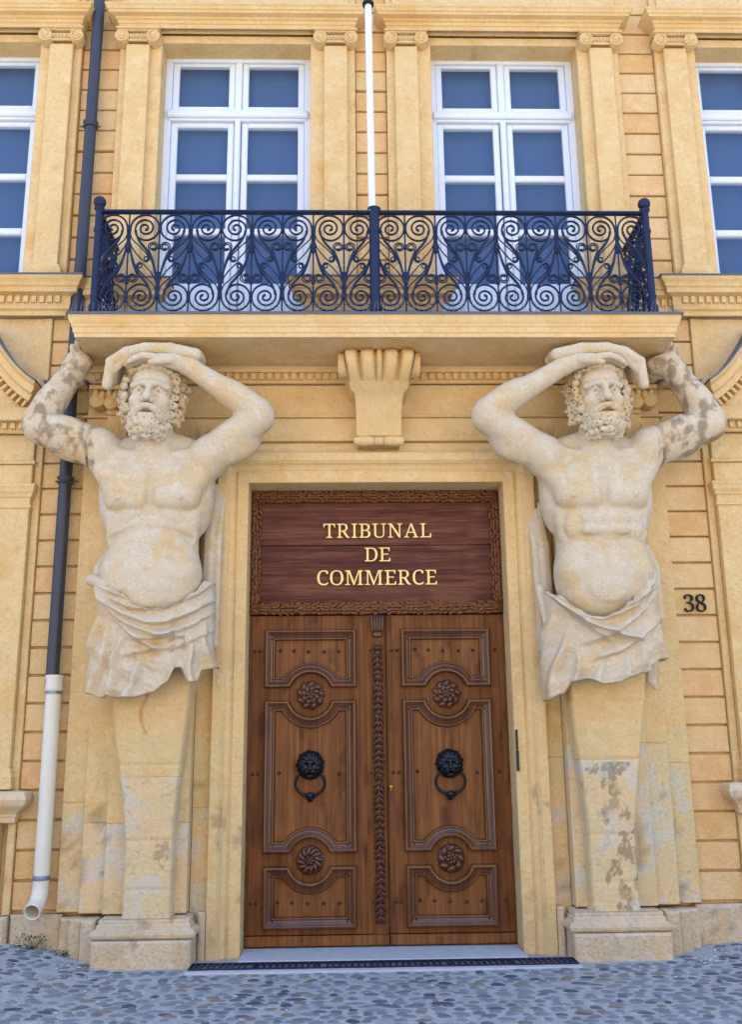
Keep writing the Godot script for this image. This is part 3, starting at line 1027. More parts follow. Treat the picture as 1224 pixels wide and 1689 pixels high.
# ---------------------------------------------------------------- balcony
func build_balcony() -> void:
	var b := thing("balcony", "stone balcony slab with a moulded edge carried over the carved door", "balcony")
	var core := MB.new()
	var nx := 60
	var ny := 10
	# soffit with a slightly uneven plaster face, then the body above it
	core.box(-2.586, 2.586, 5.068, 5.255, 0.0, 0.80)
	var pts := PackedVector3Array()
	var cols := PackedColorArray()
	for j in ny + 1:
		for i in nx + 1:
			var p := Vector3(lerpf(-2.59, 2.59, float(i) / nx), 5.062, lerpf(0.807, 0.0, float(j) / ny))
			p.y += stone_noise.get_noise_3d(p.x * 2.0, 3.0, p.z * 2.0) * 0.004
			pts.append(p)
			cols.append(upper_stone(p + Vector3(3, 7, 0)))
	core.grid(pts, nx + 1, ny + 1, cols)
	part(b, "slab", core, mat["wall"])
	var edge := MB.new()
	edge.sweep(PackedVector2Array([Vector2(-2.59, 0.0), Vector2(-2.59, 0.807), Vector2(2.59, 0.807), Vector2(2.59, 0.0)]),
		P2([0.0, 5.061, 0.003, 5.095, 0.012, 5.10, 0.013, 5.108, 0.018, 5.145, 0.026, 5.15, 0.027, 5.158, 0.030, 5.175, 0.036, 5.18, 0.046, 5.20, 0.052, 5.225, 0.054, 5.25, 0.0, 5.252]), Transform3D(PLAN, Vector3.ZERO), false, 0.1, upper_stone, false)
	part(b, "edge_moulding", edge, mat["trim"])
	var lead := MB.new()
	lead.sweep(PackedVector2Array([Vector2(-2.59, 0.0), Vector2(-2.59, 0.807), Vector2(2.59, 0.807), Vector2(2.59, 0.0)]),
		P2([-0.5, 5.262, 0.058, 5.258, 0.066, 5.246, 0.069, 5.246, 0.069, 5.268, -0.5, 5.275]), Transform3D(PLAN, Vector3.ZERO), false, 0.0, null, false)
	part(b, "lead_flashing", lead, mat["lead"])
	var flo := MB.new()
	flo.box(-2.2, 2.2, 5.2565, 5.264, 0.0, 0.42)
	part(b, "floor", flo, mat["lead"])
	# scrolled console in the middle
	var con := MB.new()
	var cx := 0.025
	# front curve: [y, z, half width, flute depth]
	var fc := [[5.06, 0.30, 0.30, 0.0], [5.058, 0.52, 0.305, 0.02], [5.04, 0.60, 0.315, 0.030], [4.99, 0.635, 0.318, 0.034], [4.93, 0.63, 0.308, 0.034], [4.88, 0.60, 0.296, 0.032], [4.83, 0.545, 0.283, 0.028], [4.80, 0.50, 0.272, 0.016], [4.785, 0.47, 0.266, 0.0], [4.755, 0.44, 0.258, 0.0], [4.735, 0.415, 0.252, 0.0], [4.715, 0.39, 0.222, 0.0], [4.69, 0.365, 0.214, 0.0], [4.64, 0.33, 0.208, 0.0], [4.56, 0.285, 0.204, 0.0], [4.47, 0.245, 0.203, 0.0], [4.39, 0.215, 0.203, 0.0], [4.37, 0.205, 0.203, 0.0]]
	var w := 41
	pts = PackedVector3Array()
	cols = PackedColorArray()
	for r in fc:
		for i in w:
			var s := float(i) / (w - 1) * 2.0 - 1.0
			var u := absf(s)
			# three broad reeds, a narrow one in the middle, hollows between
			var lob := 0.0
			for q in [[0.0, 0.10], [0.34, 0.20], [0.80, 0.20]]:
				var dd := (u - float(q[0])) / float(q[1])
				if absf(dd) < 1.0: lob = maxf(lob, sqrt(sqrt(1.0 - dd * dd)))
			pts.append(Vector3(cx + s * r[2], r[0], r[1] - (1.0 - lob) * r[3] * 2.4))
			cols.append(upper_stone(pts[-1]))
	con.grid(pts, w, fc.size(), cols)
	for sd in [-1.0, 1.0]:
		for k in fc.size() - 1:
			var e0: Array = fc[k]
			var e1: Array = fc[k + 1]
			con.quad(Vector3(cx + sd * e0[2], e0[0], 0.0), Vector3(cx + sd * e1[2], e1[0], 0.0), Vector3(cx + sd * e1[2], e1[0], e1[1] - e1[3] * 0.6), Vector3(cx + sd * e0[2], e0[0], e0[1] - e0[3] * 0.6))
	var cm := part(b, "console", con, mat["trim"])
	for sd in [-1.0, 1.0]:
		var vol := MB.new()
		vol.lathe(P2([0.0, 0.03, 0.03, 0.035, 0.04, 0.02, 0.07, 0.02, 0.08, 0.03, 0.105, 0.03, 0.112, 0.018, 0.112, -0.1]), 24, Transform3D(Basis(Vector3(0, 0, 1), -sd * PI / 2), Vector3(cx + sd * 0.335, 4.95, 0.44)))
		part(cm, "volute", vol, mat["trim"])
	var roll := MB.new()
	for q in [[-0.225, -0.045, 0.047], [-0.04, 0.04, 0.042], [0.045, 0.225, 0.047]]:
		var tp := PackedVector3Array()
		var tr := PackedFloat32Array()
		for k in 11:
			var f := k / 10.0
			tp.append(Vector3(cx + lerpf(q[0], q[1], f), 4.325, 0.19))
			tr.append(q[2] * (0.78 + 0.22 * sin(PI * f)))
		roll.tube(tp, tr, 14)
	roll.box(cx - 0.19, cx + 0.19, 4.29, 4.37, 0.0, 0.19)
	part(cm, "bottom_roll", roll, mat["trim"])

func scroll_curves() -> Dictionary:
	# one bay of the railing, W wide and H high, in metres, from the bar where the leaves meet low (x = 0) to the one where they meet high
	var W := 0.2705
	var H := 0.935
	var big := PackedVector3Array()
	for k in 6:
		var t := k / 6.0
		big.append(Vector3(W * lerpf(0.975, 0.955, t), H * lerpf(0.60, 0.845, t), 0))
	var c := Vector2(W * 0.475, H * 0.852)
	var tab := [0.485, 0.50, 0.465, 0.455, 0.325, 0.31, 0.255, 0.215, 0.165, 0.13, 0.09, 0.05]
	for k in 70:
		var t := k / 69.0 * 2.74
		var q := int(t * 4.0)
		var r: float = W * lerpf(tab[q], tab[q + 1], t * 4.0 - q)
		var a := t * TAU
		big.append(Vector3(c.x + cos(a) * r, c.y + sin(a) * r, 0))
	var small := PackedVector3Array()
	var lead := [Vector2(0.045, 0.32), Vector2(0.07, 0.42), Vector2(0.15, 0.53), Vector2(0.28, 0.60)]
	for q in lead: small.append(Vector3(W * q.x, H * q.y, 0))
	c = Vector2(W * 0.185, H * 0.658)
	for k in 34:
		var t := k / 33.0 * 1.9
		var r := 0.053 * pow(0.6, t)
		var a := -0.15 + t * TAU
		small.append(Vector3(c.x + cos(a) * r, c.y + sin(a) * r, 0))
	var curl := PackedVector3Array()
	for q in [Vector2(0.97, 0.72), Vector2(0.90, 0.655), Vector2(0.76, 0.595), Vector2(0.60, 0.545), Vector2(0.50, 0.515)]: curl.append(Vector3(W * q.x, H * q.y, 0))
	c = Vector2(W * 0.40, H * 0.535)
	for k in 20:
		var t := k / 19.0 * 1.5
		var r := 0.034 * pow(0.55, t)
		var a := -0.55 - t * TAU
		curl.append(Vector3(c.x + cos(a) * r, c.y + sin(a) * r, 0))
	var leaf := PackedVector3Array()
	var lp := [Vector2(0.05, 0.30), Vector2(0.09, 0.40), Vector2(0.20, 0.52), Vector2(0.36, 0.615), Vector2(0.55, 0.68), Vector2(0.70, 0.735), Vector2(0.765, 0.80), Vector2(0.765, 0.84)]
	for k in lp.size() - 1:
		for f in 4:
			leaf.append(Vector3(W * lerpf(lp[k].x, lp[k + 1].x, f / 4.0), H * lerpf(lp[k].y, lp[k + 1].y, f / 4.0), 0))
	var strand := PackedVector3Array()
	var sp := [Vector2(0.03, 0.24), Vector2(0.06, 0.36), Vector2(0.15, 0.48), Vector2(0.33, 0.565), Vector2(0.52, 0.63), Vector2(0.72, 0.69), Vector2(0.90, 0.735), Vector2(0.96, 0.80)]
	for k in sp.size() - 1:
		for f in 4:
			strand.append(Vector3(W * lerpf(sp[k].x, sp[k + 1].x, f / 4.0), H * lerpf(sp[k].y, sp[k + 1].y, f / 4.0), 0))
	return {"big_scroll": [smooth(big, 2), 0.0090], "small_scroll": [smooth(small, 2), 0.0062], "curl": [smooth(curl, 1), 0.0062], "leaf": [smooth(leaf, 6), 0.0098], "strand": [smooth(strand, 6), 0.0058]}

func smooth(p: PackedVector3Array, times: int) -> PackedVector3Array:
	var o := p.duplicate()
	for t in times:
		var q := o.duplicate()
		for k in range(1, o.size() - 1): q[k] = (o[k - 1] + o[k] * 2.0 + o[k + 1]) * 0.25
		o = q
	return o

func build_railing() -> void:
	var b := thing("balcony_railing", "dark blue wrought-iron balcony railing of spirals and leaf scrolls with ball finials", "railing", Vector3(0, 5.27, 0.795))
	var W := 0.2705
	var H := 0.935
	var y0 := 5.305
	var zr := 0.795
	var xc := -0.012
	var iron: Material = mat["iron"]
	var curves := scroll_curves()
	var shapes := {}
	for kind in curves:
		var src: PackedVector3Array = curves[kind][0]
		var rad: float = curves[kind][1]
		shapes[kind] = []
		for v in 4:   # as drawn, half-turned, and the mirror pictures of both
			var m := MB.new()
			var pp := PackedVector3Array()
			var rr := PackedFloat32Array()
			for k in src.size():
				var p := src[k]
				if v & 1: p = Vector3(W - p.x, H - p.y, 0)
				if v & 2: p.x = W - p.x
				pp.append(p)
				var f := float(k) / (src.size() - 1)
				rr.append(rad * (1.0 if kind != "leaf" else (0.55 + 0.75 * sin(PI * f))) * (1.0 if f < 0.93 else 1.25))
			m.tube(pp, rr, 6, 1.5)
			shapes[kind].append(m.mesh())
	var bar := MB.new()
	bar.tube(PackedVector3Array([Vector3(0, -0.02, 0), Vector3(0, H + 0.02, 0)]), PackedFloat32Array([0.0075]), 6)
	var bar_mesh := bar.mesh()
	var clamp_m := MB.new()
	clamp_m.cbox(-0.016, 0.016, -0.018, 0.018, -0.014, 0.014, 0.003)
	var clamp_mesh := clamp_m.mesh()
	# front: nine bays either side of the middle post; returns: three bays each
	for side in 3:
		var cnt: int = 18 if side == 0 else 3
		for k in cnt:
			var xf: Transform3D
			var flip := 0
			if side == 0:
				xf = Transform3D(Basis(), Vector3(xc + (k - 9) * W, y0, zr))
				flip = 2 if k % 2 == 1 else 0
			else:
				var s := -1.0 if side == 1 else 1.0
				xf = Transform3D(Basis(Vector3(0, 1, 0), PI / 2), Vector3(xc + s * 9.0 * W, y0, zr - k * 0.255))
				xf.basis.x *= 0.94
				flip = 0 if k % 2 == 0 else 2
			for kind in shapes:
				for half in 2:
					placed(b, kind, shapes[kind][flip + half], iron, xf)
			placed(b, "bar", bar_mesh, iron, xf)
			for yy in [0.30, 0.66, 0.845, 0.155]:
				placed(b, "clamp", clamp_mesh, iron, xf.translated_local(Vector3(0, H * yy, 0)))
	for k in 3:
		var r := MB.new()
		var s: float = [0.0, -1.0, 1.0][k]
		if k == 0:
			r.cbox(xc - 9 * W - 0.02, xc + 9 * W + 0.02, y0 + H + 0.012, y0 + H + 0.036, zr - 0.028, zr + 0.028, 0.008)
		else:
			r.cbox(xc + s * 9 * W - 0.026, xc + s * 9 * W + 0.026, y0 + H + 0.012, y0 + H + 0.036, 0.06, zr - 0.029, 0.0)
		part(b, "top_rail", r, iron)
		var q := MB.new()
		if k == 0: q.cbox(xc - 9 * W, xc + 9 * W, y0 - 0.016, y0 - 0.002, zr - 0.014, zr + 0.014, 0.003)
		else: q.cbox(xc + s * 9 * W - 0.014, xc + s * 9 * W + 0.014, y0 - 0.016, y0 - 0.002, 0.06, zr - 0.015, 0.0)
		part(b, "bottom_rail", q, iron)
		var post := MB.new()
		var px := xc + s * 9 * W
		var rr := 0.033 if k > 0 else 0.046
		post.lathe(P2([0.0, y0 - 0.02, rr + 0.012, y0 - 0.02, rr + 0.012, y0 + 0.05, rr, y0 + 0.06, rr, y0 + 0.13, rr + 0.006, y0 + 0.135, rr + 0.006, y0 + 0.15, rr, y0 + 0.155, rr, y0 + 0.76, rr + 0.008, y0 + 0.765, rr + 0.008, y0 + 0.79, rr, y0 + 0.795, rr, y0 + H + 0.04, rr + 0.014, y0 + H + 0.045, rr + 0.014, y0 + H + 0.06, 0.0, y0 + H + 0.06]), 14, Transform3D(Basis(), Vector3(px, 0, zr)))
		var pm := part(b, "post", post, iron)
		if k > 0:
			var fin := MB.new()
			fin.lathe(P2([0.012, y0 + H + 0.055, 0.02, y0 + H + 0.07, 0.03, y0 + H + 0.075]), 12, Transform3D(Basis(), Vector3(px, 0, zr)))
			fin.ball(Vector3(px, y0 + H + 0.115, zr), Vector3.ONE * 0.056, 20, 14)
			part(pm, "ball_finial", fin, iron)
	# flagpole socketed in the middle post
	var fp := thing("flagpole", "slim white flagpole rising from the middle post of the railing", "flagpole", Vector3(xc - 0.03, y0 + H + 0.07, zr))
	var pole := MB.new()
	pole.lathe(P2([0.0, 6.268, 0.033, 6.268, 0.033, 8.44, 0.0, 8.44]), 16, Transform3D(Basis(Vector3(0, 0, 1), 0.006), Vector3(xc + 0.02, 0, zr)))
	part(fp, "pole", pole, mat["white_pole"])
	var ring := MB.new()
	ring.lathe(P2([0.0, 8.441, 0.05, 8.441, 0.056, 8.455, 0.056, 8.475, 0.044, 8.49, 0.036, 8.52, 0.0, 8.52]), 16, Transform3D(Basis(Vector3(0, 0, 1), 0.006), Vector3(xc + 0.02, 0, zr)))
	part(fp, "collar", ring, mat["black_iron"])
	var up := MB.new()
	up.lathe(P2([0.0, 8.521, 0.028, 8.521, 0.026, 10.6, 0.0, 10.6]), 14, Transform3D(Basis(Vector3(0, 0, 1), 0.006), Vector3(xc + 0.02, 0, zr)))
	part(fp, "upper_pole", up, mat["white_pole"])
	# wire spikes along the lip
	var sp := thing("bird_spikes", "row of thin steel bird spikes along the lip of the balcony", "bird spikes", Vector3(0, 5.27, 0.84))
	var wires := MB.new()
	var rng := RandomNumberGenerator.new()
	rng.seed = 77
	var x := -2.62
	while x < 2.62:
		for q in 2:
			var lean := rng.randf_range(-0.02, 0.02)
			wires.tube(PackedVector3Array([Vector3(x, 5.262, 0.845), Vector3(x + lean, 5.262 + rng.randf_range(0.08, 0.12), 0.845 + (q - 0.35) * 0.05)]), PackedFloat32Array([0.0016, 0.0010]), 4)
		x += rng.randf_range(0.026, 0.042)
	var wi := part(sp, "spikes", wires, mat["steel"])
	wi.set_meta("kind", "stuff")
	var strip := MB.new()
	strip.cbox(-2.62, 2.62, 5.263, 5.271, 0.838, 0.852, 0.002)
	part(sp, "strip", strip, mat["steel"])

# ---------------------------------------------------------------- door
func panel_path(cx: float, hw: float, y0: float, y1: float, notch_top, notch_bottom) -> PackedVector2Array:
	# counter-clockwise outline; a notch is [centre y, radius] of the circle that eats into that edge
	var p := PackedVector2Array()
	p.append(Vector2(cx - hw, y0))
	if notch_bottom != null:
		var a := asin((y0 - notch_bottom[0]) / notch_bottom[1])
		for k in 17:
			var t := lerpf(PI - a, a, k / 16.0)
			p.append(Vector2(cx + cos(t) * notch_bottom[1], notch_bottom[0] + sin(t) * notch_bottom[1]))
	p.append(Vector2(cx + hw, y0))
	p.append(Vector2(cx + hw, y1))
	if notch_top != null:
		var a := asin((notch_top[0] - y1) / notch_top[1])
		for k in 17:
			var t := lerpf(-a, -PI + a, k / 16.0)
			p.append(Vector2(cx + cos(t) * notch_top[1], notch_top[0] + sin(t) * notch_top[1]))
	p.append(Vector2(cx - hw, y1))
	return p

func wood_tone(p: Vector3) -> Color:
	# weathering that follows the grain: darker stained runs anywhere, bleached bare wood where rain splashes the foot
	var g := grime.get_noise_3d(p.x * 5.0, p.y * 1.1, 4.0)
	var s := speck.get_noise_3d(p.x * 1.6, p.y * 0.35, 8.0)
	var c := Color(1, 1, 1)
	if g > 0.22: c = c.lerp(Color(0.55, 0.50, 0.47), smoothstep(0.22, 0.42, g) * 0.8)
	if p.y < 0.66 and s > -0.05: c = c.lerp(Color(1.25, 1.5, 1.8), smoothstep(-0.05, 0.2, s) * 0.8)
	if p.y > 1.2 and p.y < 2.5 and s > 0.3: c = c.lerp(Color(1.25, 1.18, 1.1), 0.6)
	return c

func door_leaf(label: String, x0: float, x1: float, cx: float, hw: float, astragal: bool, flowers: int) -> Node3D:
	var d := thing("door_leaf", label, "door", Vector3((x0 + x1) * 0.5, 0.03, -0.22), "carved double door")
	var z := -0.205
	# stiles and rails as planks
	var planks := [[x0, cx - hw + 0.03, 0.12, 2.80], [cx + hw - 0.03, x1, 0.12, 2.80], [cx - hw + 0.031, cx + hw - 0.031, 2.655, 2.80], [cx - hw + 0.031, cx + hw - 0.031, 2.035, 2.172], [cx - hw + 0.031, cx + hw - 0.031, 0.655, 0.782], [cx - hw + 0.031, cx + hw - 0.031, 0.12, 0.18]]
	for k in planks.size():
		var q: Array = planks[k]
		var m := MB.new()
		m.slab(q[0], q[1], q[2], q[3], -0.26, z, 0.003, clampi(int((q[1] - q[0]) / 0.03), 3, 40), clampi(int((q[3] - q[2]) / 0.04), 3, 80), stone_noise, 0.003, wood_tone)
		part(d, "stile" if k < 2 else "rail", m, mat["wood"])
	var kick := MB.new()
	kick.slab(x0, x1, 0.03, 0.112, -0.26, z + 0.012, 0.008, 30, 3, stone_noise, 0.003, wood_tone)
	part(d, "kick_board", kick, mat["wood_light"])
	var panels := [
		panel_path(cx, hw, 2.157, 2.675, null, [2.094, 0.19]),
		panel_path(cx, hw - 0.004, 0.768, 2.050, [2.094, 0.19], [0.711, 0.175]),
		panel_path(cx, hw - 0.012, 0.165, 0.668, [0.711, 0.175], null)]
	# moulding runs inward from the outline: outer roll, hollow, inner bead
	var prof := P2([0.0, -0.01, 0.001, 0.022, 0.006, 0.042, 0.014, 0.052, 0.024, 0.053, 0.032, 0.047, 0.036, 0.040, 0.056, 0.022, 0.076, 0.013, 0.0765, 0.021, 0.081, 0.025, 0.088, 0.024, 0.094, 0.014, 0.100, -0.012])
	var fields := [[2.2, 2.63], [0.8, 2.02], [0.2, 0.64]]
	for k in 3:
		var field := MB.new()
		field.slab(cx - hw + 0.03, cx + hw - 0.03, fields[k][0], fields[k][1], -0.27, z - 0.008 - 0.001 * k, 0.002, 26, 26 if k != 1 else 50, stone_noise, 0.003, wood_tone)
		var pm := part(d, "panel", field, mat["wood_light"])
		var mo := MB.new()
		mo.sweep(panels[k], prof, Transform3D(FACE, Vector3(0, 0, z)), true, 0.05, wood_tone)
		part(pm, "panel_moulding", mo, mat["wood_mid"])
		# diamond nail heads
		var yy: float = [2.483, 1.424, 0.372][k]
		var nail := MB.new()
		for a in 4:
			var t0 := a * PI / 2
			nail.tri(Vector3(0, 0, 0.012), Vector3(cos(t0), sin(t0), 0) * 0.019, Vector3(cos(t0 + PI / 2), sin(t0 + PI / 2), 0) * 0.019)
		var nm := nail.mesh()
		for t in [-0.27, -0.15, -0.02, 0.12, 0.25]:
			if k == 1 and absf(t) < 0.2: continue
			part(pm, "nail_head", nm, mat["wood_dark"], Vector3(cx + t, yy + 0.008 * sin(t * 40.0), z - 0.002))
		for t in [x0 + 0.05, x0 + 0.095, x1 - 0.13 if astragal else x1 - 0.09]:
			part(d, "nail_head", nm, mat["wood_dark"], Vector3(t, yy, z + 0.002))
	# rosettes
	for k in 2:
		var ry: float = 2.094 if k == 0 else 0.711
		var disc := MB.new()
		disc.lathe(P2([0.0, 0.03, 0.05, 0.03, 0.09, 0.022, 0.118, 0.008, 0.128, -0.01]), 28, Transform3D(Basis(Vector3(1, 0, 0), PI / 2), Vector3(cx, ry, z)))
		var ro := part(d, "rosette", disc, mat["rosewood"])
		var gnd := MB.new()
		gnd.lathe(P2([0.0, 0.0015, 0.05, 0.0015, 0.186, 0.0015, 0.187, -0.02]), 40, Transform3D(Basis(Vector3(1, 0, 0), PI / 2), Vector3(cx, ry, z)))
		part(ro, "rosette_ground", gnd, mat["wood"])
		# rounded lobes that swirl about the eye: count, radius of the ring, half length, half width, lift, swirl
		var rings := [[9, 0.092, 0.044, 0.029, 0.014, 0.75], [8, 0.058, 0.036, 0.025, 0.030, 0.8], [5, 0.027, 0.025, 0.016, 0.042, 0.9]] if k == 0 else [[12, 0.078, 0.050, 0.020, 0.022, 0.55], [6, 0.026, 0.020, 0.012, 0.040, 0.5]]
		if k == 1 and flowers < 0: rings = [[8, 0.082, 0.044, 0.031, 0.020, 1.0], [6, 0.034, 0.026, 0.017, 0.036, 0.9]]
		for rg in rings:
			var lobe := MB.new()
			lobe.ball(Vector3.ZERO, Vector3(rg[3], rg[2], 0.026), 9, 7)
			var pmesh := lobe.mesh()
			for q in int(rg[0]):
				var a: float = TAU * q / rg[0] + rg[1] * 9.0
				var bs := Basis(Vector3(0, 0, 1), a - PI / 2 - rg[5]) * Basis(Vector3(0, 1, 0), 0.5) * Basis(Vector3(1, 0, 0), -0.15)
				placed(ro, "petal", pmesh, mat["rosewood"], Transform3D(bs, Vector3(cx + cos(a) * rg[1], ry + sin(a) * rg[1], z + rg[4])))
		var eye := MB.new()
		eye.ball(Vector3(cx, ry, z + 0.05), Vector3(0.014, 0.014, 0.012), 10, 8)
		part(ro, "rosette_eye", eye, mat["rosewood"])
	lion_knocker(d, cx + (0.0 if astragal else 0.01), z)
	if astragal:
		var ax := 0.0
		var st := MB.new()
		st.cbox(ax - 0.058, ax + 0.062, 0.112, 2.795, z - 0.02, z + 0.012, 0.006)
		var am := part(d, "astragal", st, mat["wood"])
		# reeded bracket at the top
		var br := MB.new()
		for k in 5:
			var t := (k - 2) / 2.0
			br.tube(PackedVector3Array([Vector3(ax + t * 0.052, 2.79, z + 0.03), Vector3(ax + t * 0.05, 2.74, z + 0.055), Vector3(ax + t * 0.042, 2.66, z + 0.045), Vector3(ax + t * 0.036, 2.645, z + 0.03)]), PackedFloat32Array([0.013, 0.0155, 0.012, 0.008]), 7)
		br.cbox(ax - 0.045, ax + 0.045, 2.60, 2.78, z + 0.0, z + 0.03, 0.01)
		for k in 4:
			br.ball(Vector3(ax + (k - 1.5) * 0.02, 2.505, z + 0.03), Vector3(0.012, 0.03, 0.02), 8, 6)
		br.ball(Vector3(ax, 2.455, z + 0.03), Vector3(0.03, 0.028, 0.026), 10, 8)
		part(am, "reeded_bracket", br, mat["rosewood"])
		# hanging string of laurel leaves and berries
		var gar := MB.new()
		var rng := RandomNumberGenerator.new()
		rng.seed = 31
		var y := 2.43
		while y > 0.19:
			for t in 3:
				var xx: float = ax + (t - 1) * 0.024 + rng.randf_range(-0.004, 0.004)
				var bs := Basis(Vector3(0, 0, 1), (t - 1) * 0.55 + rng.randf_range(-0.25, 0.25)) * Basis(Vector3(1, 0, 0), 0.35)
				gar.ball(Vector3(xx, y + rng.randf_range(-0.008, 0.008), z + 0.024 + (0.01 if t == 1 else 0.0)), Vector3(0.0155, 0.040, 0.013), 8, 6, bs)
			if rng.randf() < 0.25: gar.ball(Vector3(ax + rng.randf_range(-0.02, 0.02), y, z + 0.04), Vector3.ONE * 0.009, 7, 6)
			y -= 0.05
		var gm := part(am, "leaf_garland", gar, mat["rosewood"])
		gm.set_meta("kind", "stuff")
	else:
		var lk := MB.new()
		lk.lathe(P2([0.0, 0.016, 0.008, 0.016, 0.017, 0.011, 0.019, 0.0]), 14, Transform3D(Basis(Vector3(1, 0, 0), PI / 2), Vector3(0.105, 1.305, z + 0.001)))
		lk.cbox(0.098, 0.112, 1.275, 1.30, z, z + 0.01, 0.003)
		part(d, "lock_escutcheon", lk, mat["brass"])
	return d

func lion_knocker(d: Node3D, cx: float, z: float) -> void:
	var c := Carve.new()
	c.frame = Transform3D(Basis(), Vector3(cx, 1.495, z))
	c.ell(Vector3(0, 0, 0.0), Vector3(0.118, 0.125, 0.03), 0.02)
	# mane locks all round
	for k in 15:
		var a := PI * 0.5 + (k - 7) * 0.36
		var r := 0.108 + 0.008 * (k % 2)
		c.cap(Vector3(cos(a) * r * 0.68, sin(a) * r * 0.74, 0.05), Vector3(cos(a + 0.12) * r, sin(a + 0.12) * r, 0.022), 0.019, 0.015, 0.003)
	for k in 9:
		var a := PI * 0.5 + (k - 4) * 0.5
		c.cap(Vector3(cos(a) * 0.058, sin(a) * 0.066, 0.07), Vector3(cos(a + 0.2) * 0.085, sin(a + 0.2) * 0.092, 0.062), 0.015, 0.012, 0.003)
	c.ell(Vector3(0, -0.005, 0.04), Vector3(0.068, 0.078, 0.045), 0.02)
	c.cap(Vector3(-0.02, 0.03, 0.085), Vector3(-0.055, 0.022, 0.07), 0.014, 0.011, 0.012)
	c.cap(Vector3(0.02, 0.03, 0.085), Vector3(0.055, 0.022, 0.07), 0.014, 0.011, 0.012)
	c.ell(Vector3(-0.033, 0.006, 0.088), Vector3(0.019, 0.012, 0.022), 0.004, 1)
	c.ell(Vector3(0.033, 0.006, 0.088), Vector3(0.019, 0.012, 0.022), 0.004, 1)
	c.ell(Vector3(-0.033, 0.005, 0.076), Vector3(0.010, 0.008, 0.009), 0.003)
	c.ell(Vector3(0.033, 0.005, 0.076), Vector3(0.010, 0.008, 0.009), 0.003)
	c.cap(Vector3(0, 0.03, 0.085), Vector3(0, -0.025, 0.108), 0.015, 0.02, 0.01)
	c.ell(Vector3(0, -0.033, 0.112), Vector3(0.023, 0.013, 0.014), 0.005)
	c.ell(Vector3(-0.022, -0.053, 0.095), Vector3(0.026, 0.02, 0.022), 0.008)
	c.ell(Vector3(0.022, -0.053, 0.095), Vector3(0.026, 0.02, 0.022), 0.008)
	c.cap(Vector3(-0.03, -0.078, 0.085), Vector3(0.03, -0.078, 0.085), 0.006, 0.006, 0.004, 1)
	c.ell(Vector3(0, -0.09, 0.075), Vector3(0.03, 0.018, 0.022), 0.008)
	var m := MB.new()
	c.build(m, Vector3(cx - 0.14, 1.495 - 0.14, z - 0.04), Vector3(cx + 0.14, 1.495 + 0.15, z + 0.14), 0.0055, null, stone_noise, 0.0)
	var k := part(d, "lion_head_knocker", m, mat["black_iron"])
	var ring := MB.new()
	var pts := PackedVector3Array()
	for q in 41:
		var a := lerpf(PI * 0.5 - 0.75, PI * 0.5 + 0.75 - TAU, q / 40.0)
		pts.append(Vector3(cx + cos(a) * 0.128, 1.345 + sin(a) * 0.105, z + 0.055 + 0.02 * sin(a)))
	ring.tube(pts, PackedFloat32Array([0.0125]), 10)
	ring.ball(Vector3(cx, 1.24, z + 0.037), Vector3(0.033, 0.03, 0.028), 14, 10)
	for sd in [-1.0, 1.0]:
		ring.ball(Vector3(cx + sd * 0.037, 1.24, z + 0.037), Vector3(0.012, 0.021, 0.021), 10, 8)
	part(k, "ring", ring, mat["black_iron"])
	var plate := MB.new()
	plate.lathe(P2([0.0, 0.02, 0.024, 0.018, 0.03, 0.0]), 14, Transform3D(Basis(Vector3(1, 0, 0), PI / 2), Vector3(cx, 1.215, z)))
	part(k, "striker", plate, mat["black_iron"])

